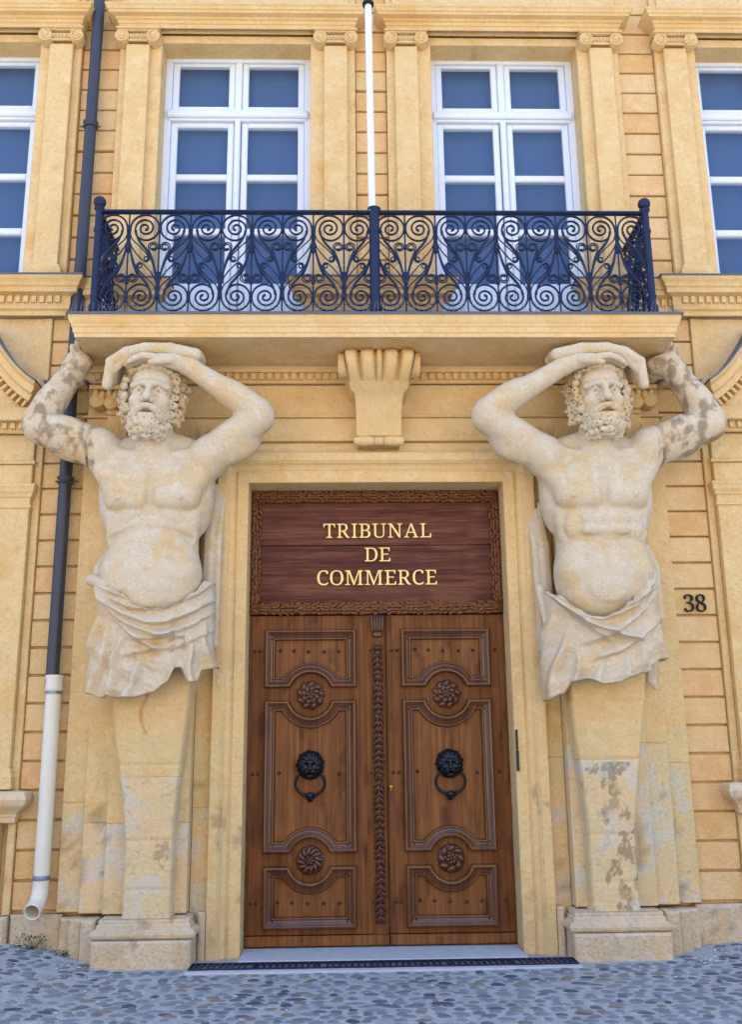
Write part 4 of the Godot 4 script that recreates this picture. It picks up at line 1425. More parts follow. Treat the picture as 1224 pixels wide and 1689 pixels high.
func build_door() -> void:
	door_leaf("carved wooden door leaf with the leaf-garland strip on its closing edge", -1.148, 0.072, -0.597, 0.41, true, 0)
	door_leaf("carved wooden door leaf with the small brass lock", 0.079, 1.148, 0.608, 0.402, false, -3)
	var t := thing("sign_panel", "red-brown wooden transom panel with gilt court lettering in a carved leaf frame", "sign", Vector3(0, 2.81, -0.22))
	var z := -0.215
	for q in [[2.90, 3.446], [3.452, 3.86]]:
		var m := MB.new()
		m.slab(-1.08, 1.08, q[0], q[1], -0.26, z, 0.004, 30, 8, stone_noise, 0.003)
		part(t, "board", m, mat["board"])
	var rng := RandomNumberGenerator.new()
	rng.seed = 8
	# frame: a rounded bar on each side, wrapped in laurel
	for k in 4:
		var bar := MB.new()
		var hor := k < 2
		var c0: Vector3
		var c1: Vector3
		if k == 0: c0 = Vector3(-1.148, 3.905, 0); c1 = Vector3(1.148, 3.905, 0)
		if k == 1: c0 = Vector3(-1.148, 2.862, 0); c1 = Vector3(1.148, 2.862, 0)
		if k == 2: c0 = Vector3(-1.108, 2.915, 0); c1 = Vector3(-1.108, 3.86, 0)
		if k == 3: c0 = Vector3(1.108, 2.915, 0); c1 = Vector3(1.108, 3.86, 0)
		if hor: bar.cbox(c0.x, c1.x, c0.y - 0.052, c0.y + (0.055 if k == 0 else 0.048), -0.26, z + 0.035, 0.012)
		else: bar.cbox(c0.x - 0.04, c0.x + 0.04, c0.y, c1.y, -0.26, z + 0.034, 0.012)
		var bm := part(t, "frame_bar", bar, mat["wood_dark"])
		var lv := MB.new()
		var L := c0.distance_to(c1)
		var dir := (c1 - c0) / L
		var acr := Vector3(-dir.y, dir.x, 0)
		var s := 0.02
		while s < L - 0.015:
			var sgn := 1.0 if s < L * 0.5 else -1.0
			for q in 4:
				var o := (q - 1.5) * 0.024
				var p := c0 + dir * (s + rng.randf_range(-0.012, 0.012)) + acr * (o + rng.randf_range(-0.006, 0.006))
				p.z = z + 0.05 - absf(o) * 0.6
				var ang := atan2(dir.y, dir.x) + (o * 13.0 + rng.randf_range(-0.45, 0.45)) * sgn
				var bs := Basis(Vector3(0, 0, 1), ang) * Basis(Vector3(0, 1, 0), -0.3 * sgn) * Basis(Vector3(1, 0, 0), rng.randf_range(-0.5, 0.5))
				lv.ball(p, Vector3(0.040, 0.0145, 0.015), 7, 6, bs)
			if rng.randf() < 0.3:
				lv.ball(c0 + dir * s + acr * rng.randf_range(-0.03, 0.03) + Vector3(0, 0, z + 0.055), Vector3.ONE * 0.008, 6, 5)
			s += 0.039
		var lm := part(bm, "carved_leaves", lv, mat["carving"])
		lm.set_meta("kind", "stuff")
	# gilt letters
	var font := SystemFont.new()
	font.font_names = PackedStringArray(["Droid Serif"])
	for w in [["TRIBUNAL", 3.518, 0.133, -0.484, 0.511], ["DE", 3.296, 0.128, -0.106, 0.130], ["COMMERCE", 3.078, 0.135, -0.540, 0.552]]:
		letters(t, font, w[0], w[1], w[2], w[3], w[4], z + 0.004, mat["gold"], 0.016, "letter")

func letters(parent: Node3D, font: Font, word: String, y: float, cap_h: float, x0: float, x1: float, z: float, m: Material, depth: float, called: String) -> void:
	var ms := []
	var total := 0.0
	var px := 0.002
	for ch in word:
		var t := TextMesh.new()
		t.font = font
		t.font_size = 100
		t.pixel_size = px
		t.depth = depth
		t.text = ch
		t.curve_step = 1.0
		t.horizontal_alignment = HORIZONTAL_ALIGNMENT_LEFT
		t.vertical_alignment = VERTICAL_ALIGNMENT_BOTTOM
		var bb := t.get_aabb()
		ms.append([t, bb])
		total += bb.size.x
	var hmax := 0.0
	for e in ms: hmax = maxf(hmax, 0.0)
	var ref: AABB = ms[0][1]
	for e in ms:
		if "TRBDMENAL38".contains(e[0].text): ref = e[1]
	var sy := cap_h / ref.size.y
	var gap := 0.016 * 1.0
	var sx := (x1 - x0 - gap * (word.length() - 1)) / total
	var x := x0
	for e in ms:
		var bb: AABB = e[1]
		var xf := Transform3D(Basis.from_scale(Vector3(sx, sy, 1)), Vector3(x - bb.position.x * sx, y - ref.position.y * sy, z + depth * 0.5))
		placed(parent, called, e[0], m, xf)
		x += bb.size.x * sx + gap

# ---------------------------------------------------------------- the giants
# colour of weathered carving: warm and pale patches everywhere, black crusts on the weather-side arm
var crust_side := 1.0
func carved_tone(p: Vector3) -> Color:
	var g := grime.get_noise_3d(p.x * 1.3, p.y * 1.3, p.z * 1.3)
	var s := speck.get_noise_3d(p.x * 0.8, p.y * 0.8, p.z * 0.8)
	var f := speck.get_noise_3d(p.x * 2.6 + 5.0, p.y * 2.6, p.z * 2.6)
	var c := Color(1, 1, 1)
	if g > 0.1: c = c.lerp(Color(1.04, 1.07, 1.12), smoothstep(0.1, 0.25, g) * 0.8)
	if g < -0.15: c = c.lerp(Color(1.03, 0.90, 0.70), smoothstep(-0.15, -0.3, g) * 0.8)
	# the arm that reaches outside the balcony is rained on
	var out := absf(p.x) - 1.92
	if out > 0.5 and p.y > 3.95:
		s = speck.get_noise_3d(p.x * 1.5, p.y * 1.1, p.z * 1.5)
		var lim := 0.08 if p.x < 0.0 else -0.06
		if s > lim: c = c.lerp(Color(0.46, 0.43, 0.41), smoothstep(lim, lim + 0.35, s) * 0.9)
		if f > 0.2 and s > -0.1: c = c.lerp(Color(0.52, 0.42, 0.32), 0.5)
	return c

func head_of(c: Carve, h: Transform3D, sd: int) -> void:
	c.frame = h
	c.ell(Vector3(0, 0.10, -0.03), Vector3(0.20, 0.26, 0.235), 0.04)
	c.ell(Vector3(0, -0.10, 0.07), Vector3(0.165, 0.245, 0.165), 0.06)
	c.ell(Vector3(0, 0.15, 0.13), Vector3(0.155, 0.11, 0.10), 0.05)
	for s in [-1.0, 1.0]:
		c.cap(Vector3(s * 0.03, 0.082, 0.238), Vector3(s * 0.145, 0.074, 0.172), 0.034, 0.028, 0.022)
		c.ell(Vector3(s * 0.112, -0.05, 0.155), Vector3(0.055, 0.045, 0.055), 0.06)
	c.cap(Vector3(0, 0.06, 0.225), Vector3(0, -0.065, 0.292), 0.026, 0.036, 0.025)
	for s in [-1.0, 1.0]:
		c.ell(Vector3(s * 0.082, 0.014, 0.258), Vector3(0.060, 0.046, 0.078), 0.012, 1)
		c.ell(Vector3(s * 0.084, 0.010, 0.184), Vector3(0.042, 0.036, 0.040), 0.003)
		# lids, with the iris drilled as the carvers did
		c.cap(Vector3(s * 0.036, 0.014, 0.214), Vector3(s * 0.082, 0.040, 0.230), 0.010, 0.012, 0.004)
		c.cap(Vector3(s * 0.082, 0.040, 0.230), Vector3(s * 0.132, 0.010, 0.192), 0.012, 0.010, 0.004)
		c.cap(Vector3(s * 0.038, 0.004, 0.212), Vector3(s * 0.084, -0.024, 0.218), 0.008, 0.009, 0.004)
		c.cap(Vector3(s * 0.084, -0.024, 0.218), Vector3(s * 0.130, 0.002, 0.188), 0.009, 0.008, 0.004)
		c.cap(Vector3(s * 0.082, 0.012, 0.235), Vector3(s * 0.082, 0.012, 0.212), 0.010, 0.010, 0.003, 1)
		c.ell(Vector3(s * 0.036, -0.085, 0.268), Vector3(0.026, 0.022, 0.028), 0.012)
	c.ell(Vector3(0, -0.075, 0.305), Vector3(0.03, 0.024, 0.026), 0.015)
	# lips and open mouth
	c.ell(Vector3(0, -0.20, 0.205), Vector3(0.09, 0.07, 0.055), 0.03)
	c.ell(Vector3(0, -0.178, 0.25), Vector3(0.066, 0.020, 0.06), 0.012, 1)
	c.cap(Vector3(-0.045, -0.205, 0.243), Vector3(0.045, -0.205, 0.243), 0.019, 0.019, 0.012)
	for s in [-1.0, 1.0]:
		c.ell(Vector3(s * 0.022, -0.103, 0.292), Vector3(0.013, 0.010, 0.013), 0.006, 1)
		# worry lines
	if sd == 0:
		for k in 3:
			c.cap(Vector3(-0.08, 0.135 + k * 0.03, 0.245 - k * 0.006), Vector3(0.08, 0.138 + k * 0.03, 0.245 - k * 0.006), 0.007, 0.007, 0.012, 1)
	# neck
	c.cap(Vector3(0, -0.16, -0.03), Vector3(0, -0.40, -0.09), 0.125, 0.125, 0.06)

func curl_of(c: Carve, p: Vector3, n: Vector3, r: float, hole: bool) -> void:
	# a snail of hair: a lump of uneven shape, drilled off its middle, with a tail
	var u := n.cross(Vector3(0.3, 1, 0.2)).normalized()
	var w := n.cross(u)
	var k := sin(p.x * 91.0 + p.y * 57.0)
	c.ell(p, Vector3(r * (1.0 + 0.2 * k), r * (1.0 - 0.15 * k), r), 0.010)
	c.cap(p + (u * k + w) * r * 0.7, p + (u - w * k) * r * 0.9, r * 0.45, r * 0.35, 0.006)
	if hole: c.cap(p + n * r * 0.4 + u * r * 0.15, p + n * r * 1.5 + u * r * 0.25, r * 0.22, r * 0.36, 0.006, 1)

func hair_of(c: Carve, h: Transform3D, rng: RandomNumberGenerator, sd: int) -> void:
	c.frame = h
	# cap of hair behind the brow
	c.ell(Vector3(0, 0.12, -0.06), Vector3(0.232, 0.262, 0.225), 0.04)
	# moustache
	for s in [-1.0, 1.0]:
		c.cap(Vector3(s * 0.012, -0.135, 0.272), Vector3(s * 0.07, -0.158, 0.255), 0.024, 0.027, 0.015)
		c.cap(Vector3(s * 0.07, -0.158, 0.255), Vector3(s * 0.118, -0.215, 0.205), 0.027, 0.026, 0.015)
		curl_of(c, Vector3(s * 0.115, -0.20, 0.225), Vector3(s * 0.3, 0, 1).normalized(), 0.028, true)
		for q in 4:
			curl_of(c, Vector3(s * (0.025 + 0.026 * q), -0.138 - 0.004 * q * q, 0.285 - 0.010 * q), Vector3(s * 0.2, -0.2, 1).normalized(), 0.018, q % 2 == 1)
	# beard: rows of drilled curls wrapped round the jaw
	var rows := [[-0.135, 0.150, 0.178, 1.28, 1.75, 3], [-0.185, 0.165, 0.20, 1.0, 1.75, 5], [-0.235, 0.168, 0.225, -1.5, 1.5, 11], [-0.28, 0.160, 0.222, -1.4, 1.4, 11], [-0.325, 0.140, 0.195, -1.35, 1.35, 9], [-0.355, 0.10, 0.15, -1.2, 1.2, 7]]
	c.ell(Vector3(0, -0.25, 0.06), Vector3(0.155, 0.125, 0.155), 0.03)
	for ri in rows.size():
		var r: Array = rows[ri]
		var cnt: int = r[5]
		for k in cnt:
			for s in ([-1.0, 1.0] if ri < 2 else [1.0]):
				var t := float(k) / (cnt - 1)
				var a: float = lerpf(r[3], r[4], t) + rng.randf_range(-0.06, 0.06) + (0.07 if ri % 2 else 0.0)
				var nn := Vector3(sin(a) * s, -0.25, cos(a)).normalized()
				var p := Vector3(sin(a) * r[1] * s, r[0] + rng.randf_range(-0.012, 0.012), 0.02 + cos(a) * r[2])
				if absf(p.x) < 0.085 and p.y > -0.22: continue
				curl_of(c, p, (nn + Vector3(rng.randf_range(-0.4, 0.4), rng.randf_range(-0.4, 0.3), 0)).normalized(), rng.randf_range(0.024, 0.035), rng.randf() < 0.75)
	# ringlets either side of the face
	var side := [[0.235, 0.20], [0.262, 0.13], [0.272, 0.05], [0.268, -0.03], [0.245, -0.11], [0.225, -0.17]] if sd == 0 else [[0.225, 0.21], [0.245, 0.15], [0.255, 0.085], [0.258, 0.02], [0.25, -0.045], [0.24, -0.11], [0.225, -0.165]]
	for s in [-1.0, 1.0]:
		for e in side:
			for q in 3:
				var p := Vector3(s * (e[0] - 0.018 * q + rng.randf_range(-0.015, 0.015)), e[1] + rng.randf_range(-0.018, 0.018) + 0.02 * q, -0.04 + q * 0.065 + rng.randf_range(-0.015, 0.015))
				if q == 2: p.x = s * (absf(p.x) - 0.012)
				curl_of(c, p, Vector3(s * 0.45, -0.1, 1).normalized(), rng.randf_range(0.030, 0.045), rng.randf() < 0.8)
	# fringe along the brow
	for k in 12:
		var a := lerpf(-1.25, 1.25, k / 11.0)
		curl_of(c, Vector3(sin(a) * 0.20, 0.245 + 0.012 * cos(a * 3.0) + rng.randf_range(-0.008, 0.008), -0.02 + cos(a) * 0.215), Vector3(sin(a), 0.1, cos(a)), rng.randf_range(0.022, 0.03), rng.randf() < 0.4)

func giant(side: float, label: String, seed_no: int) -> void:
	var ax := side * 1.92
	var t := thing("atlas_statue", label, "statue", Vector3(ax, 0.0, 0.2), "pair of stone giants beside the door")
	# local x runs away from the door
	var fr := Transform3D(Basis(Vector3(side, 0, 0), Vector3(0, 1, 0), Vector3(0, 0, 1)), Vector3(ax, 0, 0))
	var c := Carve.new()
	c.frame = fr
	var left := side < 0.0
	# trunk
	c.ell(Vector3(0, 3.70, 0.40), Vector3(0.43, 0.50, 0.235), 0.06)
	c.cap(Vector3(-0.36, 4.02, 0.40), Vector3(0.36, 4.04, 0.40), 0.165, 0.165, 0.10)
	c.ell(Vector3(0, 3.22, 0.40), Vector3(0.388, 0.52, 0.235 if left else 0.225), 0.10)
	c.ell(Vector3(0, 2.95, 0.40), Vector3(0.41, 0.34, 0.235 if left else 0.20), 0.10)
	for s in [-1.0, 1.0]:
		c.ell(Vector3(s * 0.38, 3.78, 0.34), Vector3(0.115, 0.34, 0.15), 0.08)
		# breast muscle drawn up to the raised arm
		c.cap(Vector3(s * 0.085, 3.685, 0.575), Vector3(s * 0.30, 3.70, 0.53), 0.112, 0.108, 0.012)
		c.ell(Vector3(s * 0.19, 3.80, 0.545), Vector3(0.20, 0.20, 0.115), 0.05)
		c.cap(Vector3(s * 0.28, 3.76, 0.53), Vector3(s * 0.45, 4.0, 0.48), 0.115, 0.095, 0.05)
		c.ell(Vector3(s * 0.12, 3.90, 0.55), Vector3(0.15, 0.14, 0.075), 0.06)
		# flank and saw-muscles
		for k in 3:
			c.ell(Vector3(s * (0.345 - 0.012 * k), 3.56 - 0.10 * k, 0.485 - 0.005 * k), Vector3(0.07, 0.045, 0.055), 0.045, 0, Basis(Vector3(0, 0, 1), s * 0.6))
		c.ell(Vector3(s * 0.30, 3.08, 0.46), Vector3(0.12, 0.17, 0.16), 0.06)
		# collar bone, neck cord, trapezius
		c.cap(Vector3(s * 0.035, 4.055, 0.575), Vector3(s * 0.34, 4.13, 0.52), 0.030, 0.03, 0.03)
		c.cap(Vector3(s * 0.04, 4.06, 0.575), Vector3(s * 0.115, 4.36, 0.50), 0.034, 0.03, 0.03)
		c.cap(Vector3(s * 0.08, 4.25, 0.38), Vector3(s * 0.42, 4.13, 0.38), 0.11, 0.10, 0.06)
		c.ell(Vector3(s * 0.262, 3.685, 0.660), Vector3(0.018, 0.018, 0.016), 0.01)
	# belly muscles: two ridged rows on one figure, a smooth paunch on the other
	if not left:
		for r in [[3.495, 0.07], [3.395, 0.062]]:
			for s in [-1.0, 1.0]:
				c.ell(Vector3(s * 0.105, r[0], 0.605), Vector3(0.11, r[1], 0.05), 0.018)
		for s in [-1.0, 1.0]:
			c.ell(Vector3(s * 0.26, 3.44, 0.555), Vector3(0.075, 0.11, 0.05), 0.03)
	c.ell(Vector3(0, 3.0, 0.59), Vector3(0.17, 0.2, 0.05), 0.07)
	# rib arch, middle line, breastbone, neck
	for s in [-1.0, 1.0]:
		var y1 := 3.415 if left else 3.325
		var dp := 0.0 if left else -0.004
		c.cap(Vector3(0.0, y1, 0.66 + dp), Vector3(s * 0.17, y1 - 0.01, 0.622 + dp), 0.026, 0.026, 0.04, 1)
		if left: c.cap(Vector3(s * 0.17, y1 - 0.01, 0.622 + dp), Vector3(s * 0.33, y1 - 0.06, 0.515 + dp), 0.026, 0.028, 0.04, 1)
		else: c.cap(Vector3(s * 0.17, y1 - 0.01, 0.622 + dp), Vector3(s * 0.27, y1 - 0.01, 0.60), 0.024, 0.014, 0.04, 1)
		if left:
			c.cap(Vector3(0.0, 3.285, 0.678), Vector3(s * 0.24, 3.28, 0.615), 0.016, 0.016, 0.03, 1)
			c.cap(Vector3(s * 0.05, 3.545, 0.642), Vector3(s * 0.24, 3.46, 0.60), 0.016, 0.02, 0.03, 1)
	c.cap(Vector3(0, 3.98, 0.625), Vector3(0, 3.58, 0.672), 0.018, 0.022, 0.04, 1)
	c.cap(Vector3(0, 4.04, 0.46), Vector3(0.02, 4.36, 0.50), 0.155, 0.138, 0.05)
	if not left: c.cap(Vector3(0, 3.55, 0.665), Vector3(0, 3.15, 0.672), 0.013, 0.014, 0.03, 1)
	c.ell(Vector3(0.0, 3.055, 0.672), Vector3(0.026, 0.034, 0.03), 0.02, 1)
	# outer arm: raised, hand against the side of the slab
	c.ell(Vector3(0.48, 4.16, 0.44), Vector3(0.165, 0.185, 0.175), 0.05)
	c.cap(Vector3(0.48, 4.17, 0.45), Vector3(1.00, 4.36, 0.50), 0.175, 0.150, 0.04)
	c.ell(Vector3(0.74, 4.31, 0.53), Vector3(0.21, 0.12, 0.125), 0.05, 0, Basis(Vector3(0, 0, 1), 0.34))
	c.ell(Vector3(0.74, 4.20, 0.44), Vector3(0.22, 0.13, 0.13), 0.05, 0, Basis(Vector3(0, 0, 1), 0.34))
	c.ell(Vector3(1.045, 4.40, 0.48), Vector3(0.105, 0.12, 0.115), 0.05)
	c.cap(Vector3(1.00, 4.43, 0.49), Vector3(0.775, 4.90, 0.43), 0.142, 0.105, 0.05)
	c.ell(Vector3(0.95, 4.57, 0.50), Vector3(0.115, 0.21, 0.12), 0.05, 0, Basis(Vector3(0, 0, 1), 0.42))
	# wrist bent, heel of the hand under the edge, fingers up the side
	c.cap(Vector3(0.77, 4.88, 0.43), Vector3(0.745, 5.02, 0.40), 0.108, 0.098, 0.04)
	c.ell(Vector3(0.70, 4.975, 0.44), Vector3(0.10, 0.085, 0.10), 0.04)
	c.ell(Vector3(0.745, 5.03, 0.36), Vector3(0.06, 0.12, 0.105), 0.03)
	if not left: c.ell(Vector3(0.63, 4.955, 0.42), Vector3(0.115, 0.085, 0.105), 0.04)
	for k in 4:
		var z := 0.29 + k * 0.052
		var up: float = 5.20 + [0.02, 0.06, 0.05, 0.0][k]
		c.cap(Vector3(0.75, 5.06, z), Vector3(0.742, 5.16, z), 0.032, 0.029, 0.008)
		c.cap(Vector3(0.742, 5.16, z), Vector3(0.735, up + 0.03, z), 0.029, 0.023, 0.008)
	c.cap(Vector3(0.755, 5.0, 0.45), Vector3(0.765, 5.10, 0.52), 0.033, 0.026, 0.012)
	# seam where the block of the arm was set on
	c.ell(Vector3(0.555, 4.18, 0.45), Vector3(0.012, 0.34, 0.34), 0.008, 1, Basis(Vector3(0, 0, 1), 0.12))
	c.cap(Vector3(0.45, 4.165, 0.445), Vector3(0.66, 4.235, 0.465), 0.150, 0.150, 0.006)
	# inner arm: elbow out, hand laid over the brow
	var ex := -0.955 if left else -1.03
	c.ell(Vector3(-0.46, 4.09, 0.46), Vector3(0.165, 0.185, 0.175), 0.05)
	c.cap(Vector3(-0.45, 4.09, 0.47), Vector3(ex + 0.06, 4.39, 0.62), 0.168, 0.135, 0.04)
	c.ell(Vector3(ex * 0.5 - 0.22, 4.285, 0.57), Vector3(0.19, 0.11, 0.12), 0.05, 0, Basis(Vector3(0, 0, 1), -0.5))
	c.ell(Vector3(ex * 0.5 - 0.24, 4.16, 0.52), Vector3(0.21, 0.125, 0.12), 0.05, 0, Basis(Vector3(0, 0, 1), -0.52))
	c.ell(Vector3(ex + 0.055, 4.415, 0.63), Vector3(0.105, 0.10, 0.10), 0.05)
	c.cap(Vector3(ex + 0.08, 4.45, 0.63), Vector3(-0.30, 4.825, 0.73), 0.128, 0.078, 0.05)
	c.ell(Vector3(ex + 0.24, 4.575, 0.66), Vector3(0.23, 0.112, 0.11), 0.05, 0, Basis(Vector3(0, 0, 1), 0.55))
	c.cap(Vector3(-0.32, 4.825, 0.73), Vector3(-0.18, 4.855, 0.77), 0.075, 0.072, 0.04)
	c.ell(Vector3(-0.10, 4.862, 0.775), Vector3(0.13, 0.052, 0.10), 0.03, 0, Basis(Vector3(0, 0, 1), 0.04))
	for k in 4:
		var z := 0.85 - k * 0.052
		var ln: float = [0.0, 0.035, 0.03, -0.01][k]
		c.cap(Vector3(-0.02, 4.865, z), Vector3(0.07, 4.872, z + 0.006), 0.032, 0.030, 0.008)
		c.cap(Vector3(0.07, 4.872, z + 0.006), Vector3(0.145 + ln, 4.852, z - 0.006), 0.030, 0.027, 0.008)
		c.cap(Vector3(0.145 + ln, 4.852, z - 0.006), Vector3(0.195 + ln, 4.822, z - 0.018), 0.027, 0.022, 0.008)
	c.cap(Vector3(-0.17, 4.84, 0.83), Vector3(-0.08, 4.815, 0.872), 0.034, 0.031, 0.014)
	c.cap(Vector3(-0.08, 4.815, 0.872), Vector3(0.0, 4.805, 0.872), 0.030, 0.024, 0.012)
	# joint where the carved arm block was set on

	var mb := MB.new()
	var x0 := ax - 1.25
	c.build(mb, Vector3(x0, 2.62, 0.02), Vector3(x0 + 2.5, 5.4, 0.95), 0.0135, carved_tone, fine_noise, 0.0022)
	# head: its own finer grid in the same mesh
	var turn := Basis(Vector3(0, 1, 0), (0.05 if left else -0.02)) * Basis(Vector3(0, 0, 1), (-0.05 if left else 0.02)) * Basis(Vector3(1, 0, 0), -0.03)
	var hd := Transform3D(turn, Vector3(ax + side * 0.03, 4.555, 0.575))
	var ch := Carve.new()
	head_of(ch, hd, 0 if left else 1)
	ch.build(mb, hd.origin + Vector3(-0.28, -0.5, -0.3), hd.origin + Vector3(0.28, 0.42, 0.38), 0.0056, carved_tone, fine_noise, 0.0012)
	var body := part(t, "body", mb, mat["statue"])
	var rng := RandomNumberGenerator.new()
	rng.seed = seed_no
	var chair := Carve.new()
	hair_of(chair, hd, rng, 0 if left else 1)
	var mh := MB.new()
	chair.build(mh, hd.origin + Vector3(-0.36, -0.45, -0.34), hd.origin + Vector3(0.36, 0.44, 0.36), 0.0062, carved_tone, fine_noise, 0.0012)
	part(body, "hair_and_beard", mh, mat["statue"])
	# folded cloth between head and slab
	var cu := Carve.new()
	cu.frame = fr
	for k in 4:
		var z: float = [0.56, 0.655, 0.735, 0.80][k]
		var yy: float = [4.992, 4.985, 4.965, 4.945][k]
		var dr: float = [0.0, 0.05, 0.02, 0.10][k]
		var chain := [Vector3(-0.36, yy - 0.03, z - 0.03), Vector3(-0.15, yy + 0.01, z), Vector3(0.06, yy + 0.012, z + 0.01), Vector3(0.22, yy - 0.02, z), Vector3(0.325 + 0.01 * k, yy - 0.10, z - 0.02), Vector3(0.36 + 0.008 * k, yy - 0.20 - dr, z - 0.05)]
		for q in chain.size() - 1:
			cu.cap(chain[q], chain[q + 1], 0.056 - 0.003 * q, 0.053 - 0.003 * q, 0.010)
	cu.cap(Vector3(0.20, 4.90, 0.80), Vector3(0.37, 4.74, 0.74), 0.034, 0.028, 0.008)
	cu.cap(Vector3(0.34, 4.80, 0.70), Vector3(0.40, 4.68, 0.66), 0.036, 0.045, 0.012)
	var mc := MB.new()
	cu.build(mc, Vector3(ax - 0.55, 4.55, 0.38), Vector3(ax + 0.55, 5.09, 0.92), 0.011, carved_tone, fine_noise, 0.002)
	part(t, "folded_cloth", mc, mat["statue"])
	build_drapery(t, ax, side)
	build_term(t, ax, side)

func bump(d: float, w: float) -> float:
	# a fold: rounded above, undercut below
	if d > 0.0: return exp(-d * d / (w * w))
	return exp(-d * d / (w * w * 0.10))

